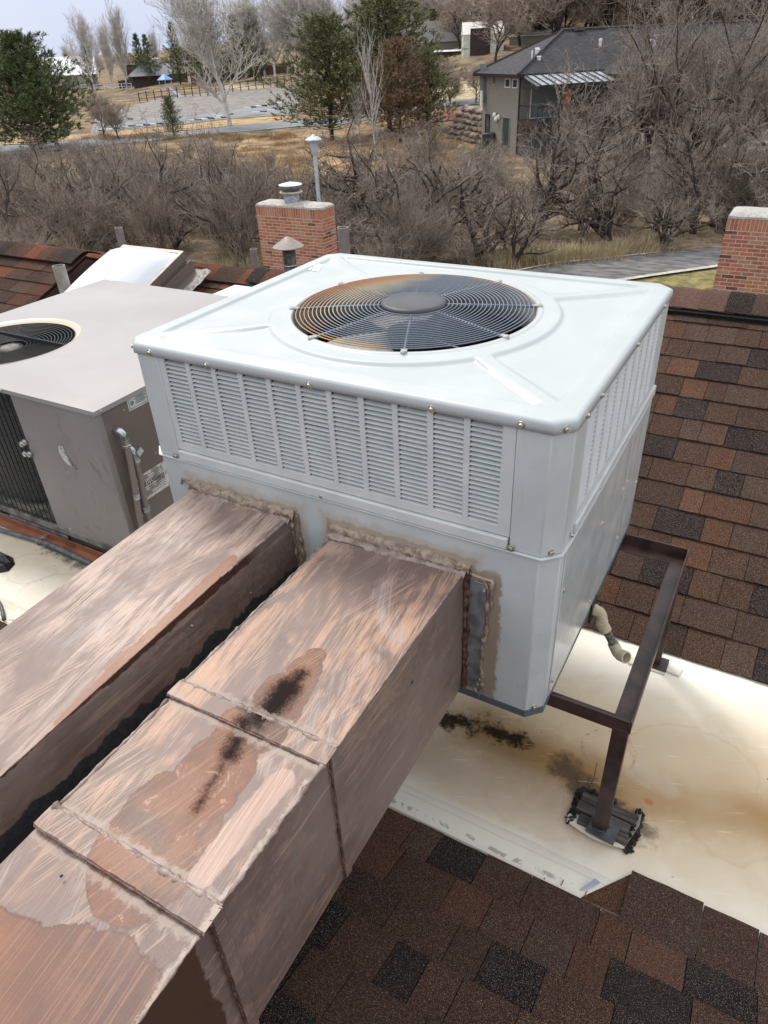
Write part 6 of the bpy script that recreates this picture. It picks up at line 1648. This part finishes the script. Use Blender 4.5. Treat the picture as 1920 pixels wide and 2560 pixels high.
# ============================================================ FAR BUILDINGS
def shed(name, label, cat, u, v, vtop, L, W, ang, mw, mr, rise=1.0, ov=.4, hip=False, grp=None):
    p = at(u, v); zt = zrow(p.x, p.y, vtop); d = Vector((math.cos(ang), math.sin(ang), 0)); q = Vector((-math.sin(ang), math.cos(ang), 0))
    t = thing(name, label, cat, p, grp)
    def f(a, b, z): return p + d*a + q*b + UP*z
    h = zt - p.z; P = [f(a,b,z) for z in (-1,h) for a, b in ((-L/2,0),(L/2,0),(L/2,W),(-L/2,W))]
    MB().add(P, [(0,3,2,1),(4,5,6,7),(0,1,5,4),(1,2,6,5),(2,3,7,6),(3,0,4,7)]).build('wall', mw, t)
    a0, a1 = -L/2-ov, L/2+ov; ri = (L*.25 if hip else 0)
    PR = [f(a0,-ov,h-.02),f(a1,-ov,h-.02),f(a1,W+ov,h-.02),f(a0,W+ov,h-.02),f(a0+ri,W/2,h+rise),f(a1-ri,W/2,h+rise)]
    MB().add(PR, [(0,1,5,4),(1,2,5),(2,3,4,5),(3,0,4),(0,3,2,1)]).build('roof', mr, t)
    return t, f, h
t, f, h = shed('small_shed', 'small dark shed with grey hip roof behind the fence, left of centre', 'shed', 385, 213, 189, 8.5, 7, .55, M_dkwood, M_road, 2.1, .9, True)
MB().lathe([(.7,0),(.7,.9),(.9,1.0),(0,1.3)], f(.6,3.5,h+1.9), 10).build('cupola', M_offw, t)
shed('brick_house', 'dark red brick house with flat white eave behind the small shed', 'house', 372, 205, 160, 9, 8, .6, M_dkred, M_dkwood, .3, .6)
t, f, h = shed('metal_building', 'beige building with bright white metal roof behind the big left pine', 'building', 182, 224, 188, 13, 9, .80, M_stucco2, mat('white_metal_roof', col=(.82,.84,.86), rough=.4), 4.2, .5)
t, f, h = shed('barn', 'pale off-white barn with dark door on the hill', 'barn', 1208, 138, 84, 6, 9, .45, M_offw, M_offw, 1.6, .1)
p = [f(-2.0,-.08,0),f(1.0,-.08,0),f(1.0,-.08,3.4),f(-2.0,-.08,3.4)]; MB().add(p, [(0,1,2,3)]).build('door', M_dkwood, t)
shed('dark_roof_house', 'long low house with charcoal roof left of the pale barn', 'house', 1110, 128, 104, 20, 9, .35, M_stucco, M_trim, 3.2, .5)
shed('far_house', 'low house with charcoal roof and white chimney far behind the pines', 'house', 1045, 112, 92, 12, 8, .3, M_stucco2, M_trim, 1.6, .5)
shed('trailer_home', 'long white trailer home above the house roof', 'trailer', 1440, 100, 76, 18, 5, .42, M_offw, M_white, .4, .2)
shed('trailer_home', 'smaller beige trailer home left of the long white one', 'trailer', 1345, 108, 88, 9, 4, .40, M_stucco2, M_white, .3, .2)
shed('carport', 'low pale carport in front of the charcoal far roof', 'carport', 1130, 140, 128, 9, 4, .2, M_dkwood, M_white, .2, .3)
# fences: posts and rails by the parking lot, and the board fence
def fence(name, label, pa, pb, n, h, mm, rails=(.35,.85), board=False, group='fences by the lot'):
    A_, B_ = at(*pa), at(*pb); t = thing(name, label, 'fence', A_, group)
    for k in range(n+1):
        p = A_.lerp(B_, k/n); z = th(p.x, p.y)
        MB().box((p.x-.06,p.y-.06,z-.1),(p.x+.06,p.y+.06,z+h)).build('post', mm, t)
    if board:
        d = (B_-A_)/ (n*2)
        for k in range(n*2):
            p = A_+d*(k+.5); z = th(p.x,p.y); MB().obox((p.x,p.y,z+h*.5), d*.49, Vector((0,0,h*.47)), d.cross(UP).normalized()*.03).build('board_panel', mm, t)
    else:
        for r_ in rails:
            MB().tube([A_+UP*h*r_, B_+UP*h*r_+UP*0], .05, 4).build('rail', mm, t)
fence('board_fence', 'dark red-brown board fence behind the pale cottonwood', (480,212), (735,181), 26, 2.0, M_fence, board=True)
fence('board_fence', 'dark low board fence in front of the small shed', (300,222), (470,206), 16, 1.6, M_dkwood, board=True)
fence('post_fence', 'post and rail fence along the upper edge of the gravel lot', (350,256), (520,240), 9, 1.5, M_fence)
fence('post_fence', 'post and rail fence running right behind the blue canopy', (520,240), (745,205), 12, 1.5, M_fence)
fence('post_fence', 'white low rail fence left of the dark shed', (205,222), (330,220), 6, 1.0, M_white)
p = at(420, 243)
pg = thing('play_tower', 'small play tower with blue conical canopy at the gravel lot', 'playground tower', p)
for sx in (-1,1):
    for sy in (-1,1): MB().tube([p+Vector((sx*.7,sy*.7,-.1)), p+Vector((sx*.7,sy*.7,2.6))], .08, 5).build('leg', M_kerb, pg)
MB().lathe([(1.3,2.5),(1.3,2.6),(.15,3.4),(0,3.4)], p, 8).build('canopy', M_bluep, pg)
MB().box((p.x-.9,p.y-.9,p.z+1.3),(p.x+.9,p.y+.9,p.z+1.5)).build('platform', M_kerb, pg)
MB().obox(p+Vector((2.0,-.3,.7)), (1.2,0,-.7), (0,.35,0), (.05,0,.08)).build('slide', mat('pale_blue_slide', col=(.4,.5,.6), rough=.5), pg)
# wheel stops in black and white round the bays
k = 0
for (u0, v0), (u1, v1), n in (((235,310),(325,300),7),((480,304),(560,296),6),((500,302),(575,288),4),((620,272),(700,260),7),((255,330),(330,318),5),((640,284),(735,270),6),((350,317),(400,312),4)):
    for i in range(n):
        u = u0+(u1-u0)*i/max(1,n-1); v = v0+(v1-v0)*i/max(1,n-1); p = at(u, v)
        o = MB().box((p.x-.55,p.y-.08,p.z),(p.x+.55,p.y+.08,p.z+.22)).build('wheel_stop', M_white if k % 2 else M_trim, bevel=.04); k += 1
        tag(o, 'white wheel stop edging the parking bays' if k % 2 == 0 else 'black wheel stop edging the parking bays', 'wheel stop', 'white wheel stops' if k % 2 == 0 else 'black wheel stops')
for k, (u, v, l, a, lab) in enumerate(((1058,580,.9,.6,'white plastic scrap caught in the thicket above the white unit'),(1075,640,1.2,2.4,'bare white broken branch lying in the thicket'),(1215,560,1.0,1.5,'small white litter in the thicket left of the path'),(1050,450,.8,1.0,'pale stick standing in the dry grass on the bank'))):
    p = at(u, v); MBs = MB().tube([p+Vector((0,0,.3)), p+Vector((l*.5*math.cos(a), l*.5*math.sin(a), .6)), p+Vector((l*math.cos(a), l*math.sin(a), .5))], .04, 5); tag(MBs.build('litter' if k in (0,2) else 'branch', M_white), lab, 'litter' if k in (0,2) else 'branch')
